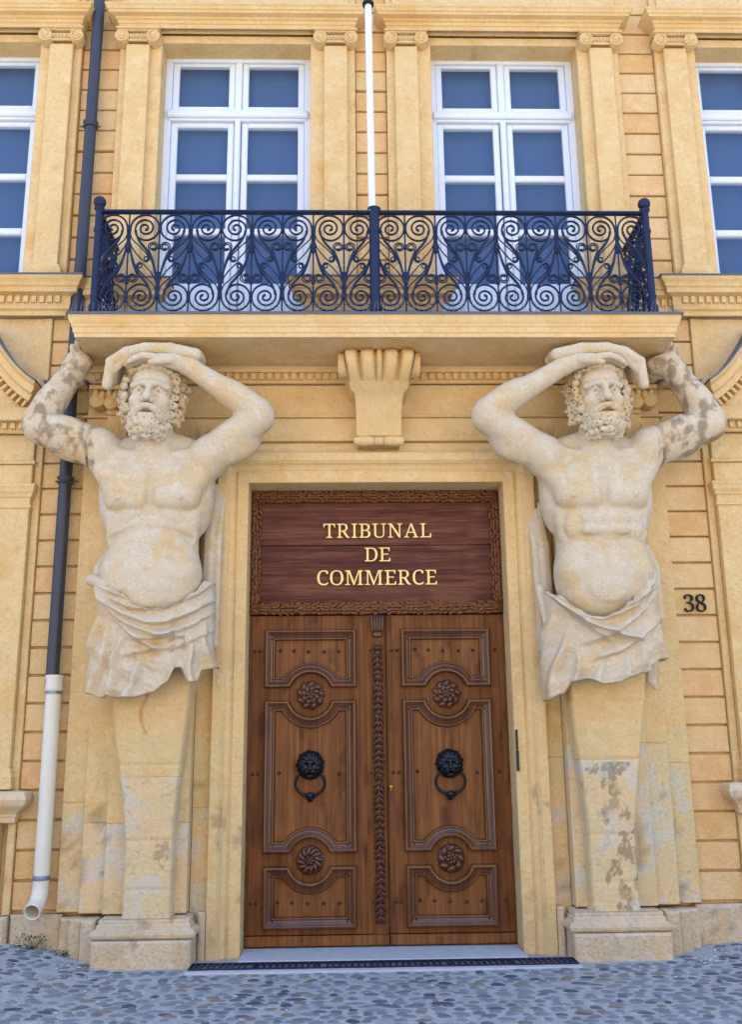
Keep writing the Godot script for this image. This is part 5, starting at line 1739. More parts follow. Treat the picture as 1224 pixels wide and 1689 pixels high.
func build_drapery(t: Node3D, ax: float, side: float) -> void:
	var left := side < 0.0
	# x measured in the picture's sense, left to right, from the axis
	var hem := [Vector2(-0.60, 2.10), Vector2(-0.43, 2.085), Vector2(-0.35, 2.045), Vector2(-0.27, 2.06), Vector2(-0.20, 2.035), Vector2(-0.08, 2.04), Vector2(0.05, 2.075), Vector2(0.15, 2.15), Vector2(0.21, 2.27), Vector2(0.25, 2.275), Vector2(0.30, 2.15), Vector2(0.35, 2.16), Vector2(0.40, 2.26), Vector2(0.48, 2.29), Vector2(0.60, 2.30)]
	var top := [Vector2(-0.60, 3.04), Vector2(-0.44, 3.02), Vector2(-0.33, 2.96), Vector2(-0.22, 2.875), Vector2(-0.10, 2.785), Vector2(0.0, 2.745), Vector2(0.12, 2.755), Vector2(0.24, 2.81), Vector2(0.35, 2.90), Vector2(0.45, 3.01), Vector2(0.60, 3.10)]
	# folds: height at the left and the right end, sag, depth, width, how far along they fade in and out
	var swags := [[3.02, 3.10, 0.36, 0.070, 0.045, 0.0, 1.0], [3.00, 3.00, 0.43, 0.055, 0.045, 0.0, 1.0], [2.98, 2.86, 0.47, 0.065, 0.055, 0.0, 1.0], [2.97, 2.62, 0.40, 0.055, 0.05, 0.0, 0.8], [2.96, 2.30, 0.30, 0.05, 0.05, 0.05, 0.6], [2.70, 2.74, 0.34, 0.045, 0.05, 0.35, 1.0], [2.45, 2.60, 0.22, 0.035, 0.05, 0.3, 1.0]]
	var hangs := [[-0.40, 0.05, 0.035, 2.85], [-0.30, 0.045, 0.03, 2.72], [-0.19, 0.045, 0.028, 2.60], [-0.05, 0.035, 0.035, 2.50], [0.16, 0.04, 0.03, 2.45], [0.29, 0.05, 0.03, 2.60], [0.40, 0.035, 0.03, 2.75]]
	if not left:
		hem = [Vector2(-0.60, 2.02), Vector2(-0.53, 2.02), Vector2(-0.45, 1.99), Vector2(-0.38, 2.04), Vector2(-0.30, 2.13), Vector2(-0.20, 2.155), Vector2(-0.08, 2.11), Vector2(0.03, 2.12), Vector2(0.12, 2.165), Vector2(0.24, 2.20), Vector2(0.33, 2.27), Vector2(0.40, 2.32), Vector2(0.60, 2.30)]
		top = [Vector2(-0.60, 3.0), Vector2(-0.50, 2.94), Vector2(-0.38, 2.85), Vector2(-0.25, 2.74), Vector2(-0.14, 2.665), Vector2(-0.04, 2.655), Vector2(0.08, 2.70), Vector2(0.20, 2.79), Vector2(0.30, 2.90), Vector2(0.40, 3.08), Vector2(0.60, 3.25)]
		swags = [[2.95, 3.20, 0.42, 0.070, 0.045, 0.0, 1.0], [2.93, 3.04, 0.45, 0.055, 0.05, 0.0, 1.0], [2.80, 3.00, 0.42, 0.045, 0.045, 0.25, 1.0], [2.94, 2.55, 0.38, 0.065, 0.05, 0.0, 0.75], [2.92, 2.20, 0.22, 0.05, 0.05, 0.0, 0.5], [2.40, 2.92, 0.24, 0.045, 0.055, 0.3, 1.0], [2.25, 2.66, 0.16, 0.035, 0.05, 0.35, 1.0]]
		hangs = [[-0.42, 0.05, 0.035, 2.8], [-0.34, 0.045, 0.03, 2.62], [-0.24, 0.04, 0.028, 2.5], [-0.08, 0.03, 0.035, 2.42], [0.10, 0.035, 0.03, 2.42], [0.24, 0.04, 0.03, 2.5], [0.37, 0.045, 0.03, 2.7]]
	var at := func(list: Array, x: float) -> float:
		for k in list.size() - 1:
			if x <= list[k + 1].x:
				var f: float = (x - list[k].x) / (list[k + 1].x - list[k].x)
				f = f * f * (3.0 - 2.0 * f)
				return lerpf(list[k].y, list[k + 1].y, clampf(f, 0.0, 1.0))
		return list[-1].y
	var w := 121
	var h := 96
	var pts := PackedVector3Array()
	var cols := PackedColorArray()
	for j in h + 3:
		for i in w:
			var th := lerpf(-1.75, 1.75, float(i) / (w - 1))
			var v := minf(float(j) / (h - 1), 1.0)
			var xs := sin(th) * 0.47
			var yt: float = at.call(top, xs)
			var yb: float = at.call(hem, xs)
			var y := lerpf(yt, yb, v)
			var k01 := (xs + 0.47) / 0.94
			var d := 0.0
			for s in swags:
				var yc: float = lerpf(s[0], s[1], k01) - s[2] * 4.0 * k01 * (1.0 - k01) * 0.62
				var fade := smoothstep(float(s[5]) - 0.12, float(s[5]) + 0.1, k01) * (1.0 - smoothstep(float(s[6]) - 0.12, float(s[6]) + 0.12, k01)) if float(s[6]) < 1.0 else smoothstep(float(s[5]) - 0.12, float(s[5]) + 0.1, k01)
				fade *= 1.0 - 0.65 * pow(absf(sin(th)), 4.0)
				d += 1.35 * s[3] * fade * bump(y - yc + 0.03 * stone_noise.get_noise_2d(xs * 2.5 + float(s[2]) * 20.0, y * 1.5), s[4])
			for s in hangs:
				if y < s[3]:
					var drop := float(s[3]) - y
					var e := (xs - float(s[0]) + (0.10 if float(s[0]) < 0.0 else -0.06) * drop * (1.0 + drop) + 0.02 * sin(y * 11.0 + float(s[0]) * 30.0)) / (float(s[2]) * (0.7 + 0.7 * drop))
					d += 2.1 * float(s[1]) * exp(-e * e) * smoothstep(0.0, 0.3, float(s[3]) - y)
			# crumpled diagonal pleats in the lower cloth
			var pl := sin((xs * (1.0 if left else -1.0) * 0.75 + y) * 24.0 + 3.0 * stone_noise.get_noise_2d(xs * 3.0 + side, y * 2.0))
			d += 0.026 * pl * absf(pl) * smoothstep(0.35, 0.75, v) * (0.6 + stone_noise.get_noise_2d(xs * 2.0, y * 2.0 + side * 5.0))
			d += 0.012 * stone_noise.get_noise_3d(xs * 4.0 + side * 9.0, y * 4.0, 2.0)
			# fuller towards the hem
			var full := 0.03 * v * v
			var rx := 0.485 + d * 0.5 + full
			var rz := 0.275 + d + full
			if v < 0.012: rx -= 0.05; rz -= 0.08
			if j >= h:   # turned-under hem
				var q := j - h + 1
				rx -= 0.022 * q; rz -= 0.03 * q
				y += 0.02 * q - 0.026
			var p := Vector3(ax - side * 0.035 + sin(th) * rx, y, 0.375 + cos(th) * rz)
			if p.z < 0.15: p.z = 0.15
			pts.append(p)
			cols.append(carved_tone(p))
	var m := MB.new()
	m.grid(pts, w, h + 3, cols)
	# knot at the hip and cloth that hangs behind the flank
	var c := Carve.new()
	if left:
		c.cap(Vector3(ax - 0.41, 3.28, 0.30), Vector3(ax - 0.47, 3.14, 0.33), 0.025, 0.04, 0.02)
		c.cap(Vector3(ax - 0.47, 3.14, 0.33), Vector3(ax - 0.45, 3.0, 0.40), 0.04, 0.05, 0.02)
		c.cap(Vector3(ax - 0.50, 3.03, 0.40), Vector3(ax - 0.36, 2.97, 0.55), 0.055, 0.045, 0.02)
		for k in 4:
			var o := 0.43 + 0.032 * k
			c.cap(Vector3(ax + o + 0.03, 3.98 - 0.05 * k, 0.13), Vector3(ax + o, 3.45, 0.17 + 0.012 * (k % 2)), 0.018, 0.034, 0.012)
			c.cap(Vector3(ax + o, 3.45, 0.17 + 0.012 * (k % 2)), Vector3(ax + o - 0.015, 2.5, 0.20 + 0.012 * (k % 2)), 0.034, 0.04, 0.012)
	else:
		c.cap(Vector3(ax + 0.41, 3.30, 0.32), Vector3(ax + 0.46, 3.12, 0.35), 0.035, 0.05, 0.02)
		c.cap(Vector3(ax + 0.46, 3.12, 0.35), Vector3(ax + 0.47, 2.7, 0.32), 0.05, 0.06, 0.02)
		c.cap(Vector3(ax - 0.545, 2.94, 0.36), Vector3(ax - 0.50, 2.60, 0.40), 0.04, 0.03, 0.02)
		for k in 4:
			var o := 0.43 + 0.032 * k
			c.cap(Vector3(ax - o - 0.03, 3.75 - 0.06 * k, 0.13), Vector3(ax - o, 3.35, 0.17 + 0.012 * (k % 2)), 0.018, 0.034, 0.012)
			c.cap(Vector3(ax - o, 3.35, 0.17 + 0.012 * (k % 2)), Vector3(ax - o + 0.01, 2.45, 0.20 + 0.012 * (k % 2)), 0.034, 0.04, 0.012)
		# tail of cloth behind the outer hip
		for k in 3:
			c.cap(Vector3(ax + 0.40 + 0.02 * k, 2.35, 0.26 - 0.02 * k), Vector3(ax + 0.375 + 0.025 * k, 2.16 - 0.03 * k, 0.24), 0.024, 0.02, 0.01)
	c.build(m, Vector3(ax - 0.64, 1.9, 0.1), Vector3(ax + 0.64, 4.12, 0.68), 0.0135, carved_tone, fine_noise, 0.002)
	part(t, "drapery", m, mat["statue"])

func term_tone(p: Vector3) -> Color:
	var c := low_stone(p)
	var g := grime.get_noise_3d(p.x * 1.1, p.y * 0.9, 3.0)
	var s := speck.get_noise_3d(p.x * 1.2, p.y * 0.9, 6.0)
	var f := speck.get_noise_3d(p.x * 3.5, p.y * 3.5, 1.0)
	if p.x < 0.0:
		# left shaft: pale grey repair mortar with ragged edges over the ochre stone, a rusty crack above it
		if p.y < 1.62 and g > -0.08 and p.y < 1.45 + g: c = c.lerp(Color(0.95, 1.02, 1.14), 0.8)
		if p.y > 1.75 and p.y < 2.1 and absf(p.x + 1.93 + 0.03 * sin(p.y * 14.0)) < 0.012: c = c.lerp(Color(0.74, 0.55, 0.40), 0.8)
	else:
		# right shaft: black crust down the middle and the outer half
		var away := absf(p.x - 1.93) * 1.5
		if p.y > 0.35 and p.y < 1.5 and s > -0.12 + away + absf(p.y - 0.95) * 0.42: c = c.lerp(Color(0.42, 0.40, 0.38), 0.75 if f > -0.15 else 0.25)
		if p.y < 1.55 and p.x < 1.85 and g > -0.05: c = c.lerp(Color(0.95, 1.0, 1.1), 0.75)
	return c

func build_term(t: Node3D, ax: float, side: float) -> void:
	# tapering shaft: front and two flanks as one dense strip
	var cut := 1.515 if side > 0.0 else 1.42
	term_block(t, ax, side, 0.30, cut, mat["worn"])
	term_block(t, ax, side, cut + 0.002, 2.50, mat["trim"])
	term_foot(t, ax, side)

func term_block(t: Node3D, ax: float, side: float, y0: float, y1: float, m0: Material) -> void:
	var m := MB.new()
	var ny := 90
	var prof := 60
	var pts := PackedVector3Array()
	var cols := PackedColorArray()
	for j in ny + 1:
		var f := float(j) / ny
		var y := lerpf(y0, y1, f)
		var k := clampf((y - 0.9) / 1.3, 0.0, 1.0)
		var hw := lerpf(0.192, 0.325, k * k * (3.0 - 2.0 * k) * 0.55 + k * 0.45)
		var zf := lerpf(0.345, 0.44, k)
		var cx := ax - side * lerpf(0.055, 0.03, k)
		for i in prof + 1:
			var s := float(i) / prof
			var p: Vector3
			if s < 0.2: p = Vector3(cx - hw - 0.012 * (1.0 - s / 0.2), y, lerpf(0.15, zf - 0.012, s / 0.2))
			elif s > 0.8: p = Vector3(cx + hw + 0.012 * ((s - 0.8) / 0.2), y, lerpf(zf - 0.012, 0.15, (s - 0.8) / 0.2))
			else: p = Vector3(lerpf(cx - hw + 0.012, cx + hw - 0.012, (s - 0.2) / 0.6), y, zf)
			var nn := stone_noise.get_noise_3d(p.x * 5.0, p.y * 5.0, 1.0)
			p.z += nn * 0.007
			if s <= 0.2 or s >= 0.8: p.x += stone_noise.get_noise_3d(3.0, p.y * 8.0, p.z * 4.0) * 0.006
			# worn joints between the blocks
			for jy in [0.56, 0.93, 1.517, 1.98]:
				if absf(y - jy) < 0.012: p.z -= 0.006
			pts.append(p)
			cols.append(term_tone(p))
	m.grid(pts, prof + 1, ny + 1, cols)
	part(t, "tapered_shaft", m, m0)

func term_foot(t: Node3D, ax: float, side: float) -> void:
	# moulded base and plinth block
	var x0 := minf(ax - side * 0.43, ax + side * 0.34)
	var x1 := maxf(ax - side * 0.43, ax + side * 0.34)
	var bs := MB.new()
	bs.sweep(PackedVector2Array([Vector2(x0 + 0.05, 0.02), Vector2(x0 + 0.05, 0.34), Vector2(x1 - 0.05, 0.34), Vector2(x1 - 0.05, 0.02)]),
		P2([0.025, 0.195, 0.055, 0.20, 0.07, 0.215, 0.075, 0.235, 0.068, 0.258, 0.05, 0.268, 0.035, 0.275, 0.03, 0.30, 0.018, 0.31, 0.02, 0.325, 0.012, 0.345, -0.03, 0.35]), Transform3D(PLAN, Vector3.ZERO), false, 0.03, low_stone, false)
	bs.quad(Vector3(x0 + 0.05, 0.347, 0.36), Vector3(x1 - 0.05, 0.347, 0.36), Vector3(x1 - 0.05, 0.347, 0.0), Vector3(x0 + 0.05, 0.347, 0.0))
	part(t, "moulded_base", bs, mat["plinth"])
	var pl := MB.new()
	pl.slab(x0, x1, -0.15, 0.195, 0.0, 0.455, 0.016, 26, 12, stone_noise, 0.014, low_stone)
	part(t, "plinth", pl, mat["plinth"])

# ---------------------------------------------------------------- street
func ground_y(x: float, z: float) -> float:
	var l := 0.15 * smoothstep(1.9, 3.2, -x) * exp(-maxf(z, 0.0) / 1.3)
	var r := 0.075 * smoothstep(1.9, 3.2, x) * exp(-maxf(z, 0.0) / 1.3)
	return l + r + 0.008 * stone_noise.get_noise_2d(x * 0.7, z * 0.7) - 0.006

func build_ground() -> void:
	var m := MB.new()
	var gx := [-1.484, 1.484]
	var gz := [0.352, 0.568]
	for k in 141: gx.append(lerpf(-7.0, 7.0, k / 140.0))
	for k in 71: gz.append(lerpf(-0.02, 7.0, k / 70.0))
	gx.sort(); gz.sort()
	var gp := func(x: float, z: float) -> Vector3: return Vector3(x, ground_y(x, z), z)
	for j in gz.size() - 1:
		for i in gx.size() - 1:
			var mx: float = (gx[i] + gx[i + 1]) * 0.5
			var mz: float = (gz[j] + gz[j + 1]) * 0.5
			if absf(mx) < 1.484 and mz > 0.352 and mz < 0.568: continue
			m.quad(gp.call(gx[i], gz[j + 1]), gp.call(gx[i + 1], gz[j + 1]), gp.call(gx[i + 1], gz[j]), gp.call(gx[i], gz[j]))
	# out to the horizon beyond the detailed part
	for q in [[-400.0, -7.0, -400.0, 400.0], [7.0, 400.0, -400.0, 400.0], [-7.0, 7.0, 7.0, 400.0], [-7.0, 7.0, -400.0, -0.7]]:
		m.quad(Vector3(q[0], -0.012, q[3]), Vector3(q[1], -0.012, q[3]), Vector3(q[1], -0.012, q[2]), Vector3(q[0], -0.012, q[2]))
	var g := structure("pavement", m, mat["mortar"])
	# cobbles: river pebbles bedded flat in the mortar
	var rng := RandomNumberGenerator.new()
	rng.seed = 2024
	var variants := []
	for k in 7:
		var s := MB.new()
		var rim := 11
		var rad := []
		for a in rim: rad.append(1.0 + rng.randf_range(-0.15, 0.15))
		var cp := PackedVector3Array()
		for lev in 4:
			var f: float = [1.0, 0.9, 0.6, 0.0][lev]
			var y: float = [-0.3, 0.25, 0.8, 1.0][lev]
			for a in rim + 1:
				var t := -TAU * a / rim
				cp.append(Vector3(cos(t) * f * rad[a % rim], y, sin(t) * f * rad[a % rim]))
		s.grid(cp, rim + 1, 4)
		variants.append(s.mesh())
	var spots := []
	var z := 0.14
	var row := 0
	while z < 4.6:
		var x := -5.2 + rng.randf() * 0.1
		while x < 5.2:
			var rx := rng.randf_range(0.034, 0.082) * rng.randf_range(0.75, 1.0)
			var rz := rng.randf_range(0.03, 0.05)
			var p := Vector2(x + rx, z + rng.randf_range(-0.022, 0.022))
			x += rx * 2.0 + rng.randf_range(0.008, 0.045)
			if absf(p.x) < 1.55 and p.y < 0.71: continue
			if absf(p.x) < 2.62 and p.y < 0.5 and absf(p.x) > 1.3 and p.y - rz < (0.47 if absf(p.x) < 2.3 else 0.32): continue
			if rng.randf() < 0.07: continue
			spots.append([p, rx * (1.0 if rng.randf() > 0.12 else 0.7), rz, rng.randf_range(-0.45, 0.45)])
		z += 0.086
		row += 1
	# the three hundred that show largest lie along the foot of the picture
	var rank := []
	for k in spots.size():
		var p: Vector2 = spots[k][0]
		var inside := absf(p.x + 0.15) < 2.25 - (2.2 - p.y) * 0.0 and p.y < 2.25
		rank.append([(100.0 if inside else 0.0) + p.y + spots[k][1] * 6.0, k])
	rank.sort_custom(func(a, b): return a[0] > b[0])
	var rest := {}
	for i in rank.size():
		var sp: Array = spots[rank[i][1]]
		var p: Vector2 = sp[0]
		var hgt := rng.randf_range(0.005, 0.010)
		var bs := Basis(Vector3(0, 1, 0), sp[3]) * Basis(Vector3(1, 0, 0), rng.randf_range(-0.08, 0.08)) * Basis.from_scale(Vector3(sp[1], hgt, sp[2]))
		var xf := Transform3D(bs, Vector3(p.x, ground_y(p.x, p.y) + 0.001, p.y))
		var mk := rng.randi() % 8
		if rng.randf() < 0.35: mk = 0
		var vk := rng.randi() % 7
		if i < 300: placed(g, "cobble", variants[vk], mat["cobbles"][mk], xf)
		else:
			var key := Vector2i(vk, mk)
			if not rest.has(key): rest[key] = []
			rest[key].append(xf)
	# the rest, joined
	var by_mat := {}
	for key in rest:
		if not by_mat.has(key.y): by_mat[key.y] = MB.new()
		var mb: MB = by_mat[key.y]
		var a: Array = variants[key.x].surface_get_arrays(0)
		for xf in rest[key]:
			var s0 := mb.v.size()
			var inv: Basis = xf.basis.inverse().transposed()
			for q in a[Mesh.ARRAY_VERTEX].size():
				mb.v.append(xf * a[Mesh.ARRAY_VERTEX][q])
				mb.n.append((inv * a[Mesh.ARRAY_NORMAL][q]).normalized())
				mb.c.append(Color(1, 1, 1))
			for q in a[Mesh.ARRAY_INDEX]: mb.ix.append(s0 + q)
	for mk in by_mat:
		var o := part(g, "cobbles", by_mat[mk], mat["cobbles"][mk])
		o.set_meta("kind", "stuff")

func build_small_things() -> void:
	# doorstep and drain grate
	var st := thing("doorstep", "pale smooth stone doorstep under the carved door", "doorstep", Vector3(0, 0, 0))
	var m := MB.new()
	m.slab(-1.145, 1.145, -0.3, 0.3, -0.02, 0.02, 0.004, 30, 8, stone_noise, 0.002)
	var o := part(st, "slab", m, mat["doorstep"])
	o.transform = Transform3D(Basis(Vector3(1, 0, 0), -PI / 2), Vector3(0, -0.002, 0.02))
	var m2 := MB.new()
	m2.slab(-1.5, 1.5, -0.09, 0.002, -0.02, 0.0, 0.004, 30, 3, stone_noise, 0.002)
	var o2 := part(st, "kerb", m2, mat["doorstep"])
	o2.transform = Transform3D(Basis(Vector3(1, 0, 0), -PI / 2), Vector3(0.0, 0.006, 0.58))
	var gr := thing("drain_grate", "long dark slotted drain grate in front of the doorstep", "drain grate", Vector3(0, 0, 0.43))
	var fr := MB.new()
	fr.box(-1.49, 1.49, 0.0, 0.016, 0.345, 0.358)
	fr.box(-1.49, 1.49, 0.0, 0.016, 0.562, 0.575)
	fr.box(-1.49, -1.477, 0.0, 0.016, 0.359, 0.561)
	fr.box(1.477, 1.49, 0.0, 0.016, 0.359, 0.561)
	for k in 5: fr.box(-1.0 + k * 0.5 - 0.012, -1.0 + k * 0.5 + 0.012, 0.0, 0.0145, 0.359, 0.561)
	part(gr, "frame", fr, mat["iron"])
	var bars := MB.new()
	var x := -1.455
	while x < 1.47:
		if absf(fmod(x + 5.25, 0.5) - 0.25) > 0.025: bars.box(x - 0.009, x + 0.009, 0.0, 0.014, 0.359, 0.561)
		x += 0.0485
	var bo := part(gr, "bars", bars, mat["iron"])
	bo.set_meta("kind", "stuff")
	# concrete channel below the bars
	var pit := MB.new()
	var a0 := Vector3(-1.484, 0.0, 0.352); var a1 := Vector3(1.484, 0.0, 0.352); var a2 := Vector3(1.484, 0.0, 0.568); var a3 := Vector3(-1.484, 0.0, 0.568)
	var dn := Vector3(0, -0.16, 0)
	pit.quad(a0 + dn, a1 + dn, a1, a0)
	pit.quad(a1 + dn, a2 + dn, a2, a1)
	pit.quad(a2 + dn, a3 + dn, a3, a2)
	pit.quad(a3 + dn, a0 + dn, a0, a3)
	pit.quad(a3 + dn, a2 + dn, a1 + dn, a0 + dn)
	part(gr, "channel", pit, mat["mortar"])
	# rain pipe: dark upper length, white plastic foot
	var dp := thing("rain_pipe", "dark metal rain pipe with a white plastic lower length and open shoe", "drainpipe", Vector3(-2.775, 0.3, 0.12))
	var up := MB.new()
	var px := -2.775
	up.tube(PackedVector3Array([Vector3(px + 0.02, 10.9, 0.12), Vector3(px, 6.2, 0.12), Vector3(px - 0.005, 5.95, 0.12), Vector3(px - 0.012, 5.5, 0.10), Vector3(px - 0.015, 5.0, 0.10), Vector3(px - 0.012, 2.2, 0.11)]), PackedFloat32Array([0.056]), 18)
	part(dp, "upper_pipe", up, mat["pipe"])
	for y in [7.62, 3.99]:
		var cl := MB.new()
		cl.lathe(P2([0.0, -0.035, 0.06, -0.035, 0.072, -0.03, 0.072, -0.018, 0.062, -0.012, 0.062, 0.008, 0.074, 0.014, 0.074, 0.03, 0.06, 0.036, 0.0, 0.036]), 18, Transform3D(Basis(), Vector3(px + (0.005 if y > 6.0 else -0.013), y, 0.12 if y > 6.0 else 0.104)))
		cl.tube(PackedVector3Array([Vector3(px - 0.10, y - 0.01, 0.11), Vector3(px + 0.10, y - 0.01, 0.11)]), PackedFloat32Array([0.009]), 6)
		cl.box(px - 0.02, px + 0.02, y - 0.012, y + 0.012, -0.02, 0.06)
		part(dp, "collar", cl, mat["pipe"])
	var lo := MB.new()
	var lx := -2.765
	lo.lathe(P2([0.0, 2.262, 0.060, 2.262, 0.072, 2.262, 0.077, 2.255, 0.077, 2.235, 0.072, 2.225, 0.072, 2.16, 0.076, 2.155, 0.076, 2.14, 0.065, 2.125, 0.064, 0.56]), 22, Transform3D(Basis(), Vector3(lx, 0, 0.115)))
	part(dp, "lower_pipe", lo, mat["white_pipe"])
	var sh := MB.new()
	var sp := PackedVector3Array()
	for k in 9:
		var a := k / 8.0 * 1.15
		sp.append(Vector3(lx - 0.012 * k / 8.0, 0.56 - sin(a) * 0.16, 0.115 + (1.0 - cos(a)) * 0.16))
	sp.append(sp[-1] + Vector3(-0.002, -0.02, 0.05))
	sh.tube(sp, PackedFloat32Array([0.066]), 22, 1.0, Vector3(0, 0, 1), true)
	sh.tube(sp, PackedFloat32Array([0.057]), 22, 1.0, Vector3(0, 0, 1), true)
	part(dp, "shoe", sh, mat["white_pipe"])
	var mouth := MB.new()
	var dir := (sp[-1] - sp[-2]).normalized()
	var bz := Basis(Vector3(1, 0, 0), dir, Vector3(1, 0, 0).cross(dir))
	mouth.lathe(P2([0.066, -0.01, 0.068, 0.004, 0.062, 0.007, 0.0565, 0.002, 0.056, -0.01]), 22, Transform3D(bz, sp[-1]))
	part(dp, "shoe_rim", mouth, mat["white_pipe"])
	for y in [2.12, 0.635]:
		var bd := MB.new()
		bd.lathe(P2([0.064, -0.018, 0.0685, -0.018, 0.0685, 0.018, 0.064, 0.018]), 22, Transform3D(Basis(), Vector3(lx, y, 0.115)))
		bd.box(lx - 0.012, lx + 0.012, y - 0.01, y + 0.01, -0.02, 0.06)
		part(dp, "clamp_band", bd, mat["steel"])
	# more spikes on the ledge beside the heads
	for s in [-1.0, 1.0]:
		var bs := thing("bird_spikes", "fan of thin steel bird spikes on the ledge beside the %s" % ("smooth-bellied giant" if s < 0.0 else "ridged-belly giant"), "bird spikes", Vector3(s * 1.5, 4.36, 0.1))
		var sm := MB.new()
		var r2 := RandomNumberGenerator.new()
		r2.seed = 90
		for k in 46:
			var sx: float = s * lerpf(1.45, 2.55, r2.randf())
			var b0 := Vector3(sx, 4.365, 0.11)
			sm.tube(PackedVector3Array([b0, b0 + Vector3(r2.randf_range(-0.05, 0.05), r2.randf_range(0.09, 0.16), r2.randf_range(0.02, 0.10))]), PackedFloat32Array([0.0016, 0.001]), 4)
		var so2 := part(bs, "spikes", sm, mat["steel"])
		so2.set_meta("kind", "stuff")
		var sb := MB.new()
		sb.cbox(minf(s * 1.45, s * 2.55), maxf(s * 1.45, s * 2.55), 4.362, 4.368, 0.085, 0.125, 0.001)
		part(bs, "strip", sb, mat["steel"])
	# house number
	var hn := thing("house_number", "black house number thirty-eight fixed to the channelled stone", "house number", Vector3(2.834, 2.775, 0.01))
	var font := SystemFont.new()
	font.font_names = PackedStringArray(["Droid Serif"])
	letters(hn, font, "38", 2.778, 0.158, 2.735, 2.932, 0.008, mat["dark"], 0.02, "digit")
	# door closer plate on the jamb
	var jp := thing("jamb_plate", "narrow dark metal plate on the jamb beside the brass lock leaf", "metal plate", Vector3(1.16, 1.43, 0.08))
	var pm := MB.new()
	pm.cbox(1.157, 1.178, 1.60, 1.77, 0.08, 0.104, 0.003)
	part(jp, "upper_plate", pm, mat["black_iron"])
	var pm2 := MB.new()
	pm2.cbox(1.155, 1.18, 1.43, 1.597, 0.08, 0.110, 0.003)
	part(jp, "lower_plate", pm2, mat["black_iron"])
	# tuft of weeds at the foot of the wall
	var rng := RandomNumberGenerator.new()
	rng.seed = 404
	for q in [[-2.80, 0.10, 0.11, 60, "small green weed tuft under the open rain-pipe shoe"], [-2.52, 0.20, 0.05, 18, "few weed leaves at the corner of the stepped base stone"]]:
		var wd := thing("weed", q[4], "plant", Vector3(q[0], ground_y(q[0], q[1]), q[1]))
		for k in 5:
			var stem := MB.new()
			var a := rng.randf() * TAU
			var b0 := Vector3(q[0], ground_y(q[0], q[1]) - 0.01, q[1])
			var tip := b0 + Vector3(cos(a) * q[2] * 0.8, q[2] * rng.randf_range(0.5, 1.0), absf(sin(a)) * q[2] * 0.6)
			stem.tube(PackedVector3Array([b0, b0.lerp(tip, 0.5) + Vector3(0, 0.01, 0), tip]), PackedFloat32Array([0.003, 0.002, 0.001]), 4)
			part(wd, "stem", stem, mat["leaf"])
		var lf := MB.new()
		for k in int(q[3]) * 3:
			var a := rng.randf() * TAU
			var r: float = q[2] * sqrt(rng.randf())
			var p := Vector3(q[0] + cos(a) * r * 1.3, ground_y(q[0], q[1]) + rng.randf() * q[2] * 0.9, q[1] + absf(sin(a)) * r * 0.7)
			var d := Vector3(rng.randf_range(-1, 1), rng.randf_range(-0.2, 1), rng.randf_range(-0.2, 1)).normalized()
			var sd := d.cross(Vector3(0, 1, 0.3)).normalized() * 0.006
			var l := rng.randf_range(0.014, 0.03)
			lf.quad(p, p + d * l * 0.5 + sd, p + d * l, p + d * l * 0.5 - sd)
		var lo2 := part(wd, "leaves", lf, mat["leaf"])
		lo2.set_meta("kind", "stuff")
	# bird droppings and scraps along the wall foot
	var sc := MB.new()
	for k in 170:
		var s := -1.0 if k % 3 == 0 else 1.0
		var x2 := s * rng.randf_range(2.3, 3.5)
		var z2 := rng.randf_range(0.12, 0.42) if absf(x2) > 2.62 else rng.randf_range(0.48, 0.7)
		if rng.randf() < 0.18: x2 = rng.randf_range(-2.4, 2.4); z2 = rng.randf_range(0.6, 1.9)
		var r := rng.randf_range(0.003, 0.011)
		sc.ball(Vector3(x2, ground_y(x2, z2) + 0.012, z2), Vector3(r * rng.randf_range(1, 1.8), r * 0.45, r), 6, 4, Basis(Vector3(0, 1, 0), rng.randf() * TAU))
	var so := part(self, "litter", sc, mat["white_bits"])
	so.name = "litter"
	so.set_meta("kind", "stuff")
	so.set_meta("label", "white scraps and droppings scattered on the cobbles along the wall")
	so.set_meta("category", "litter")

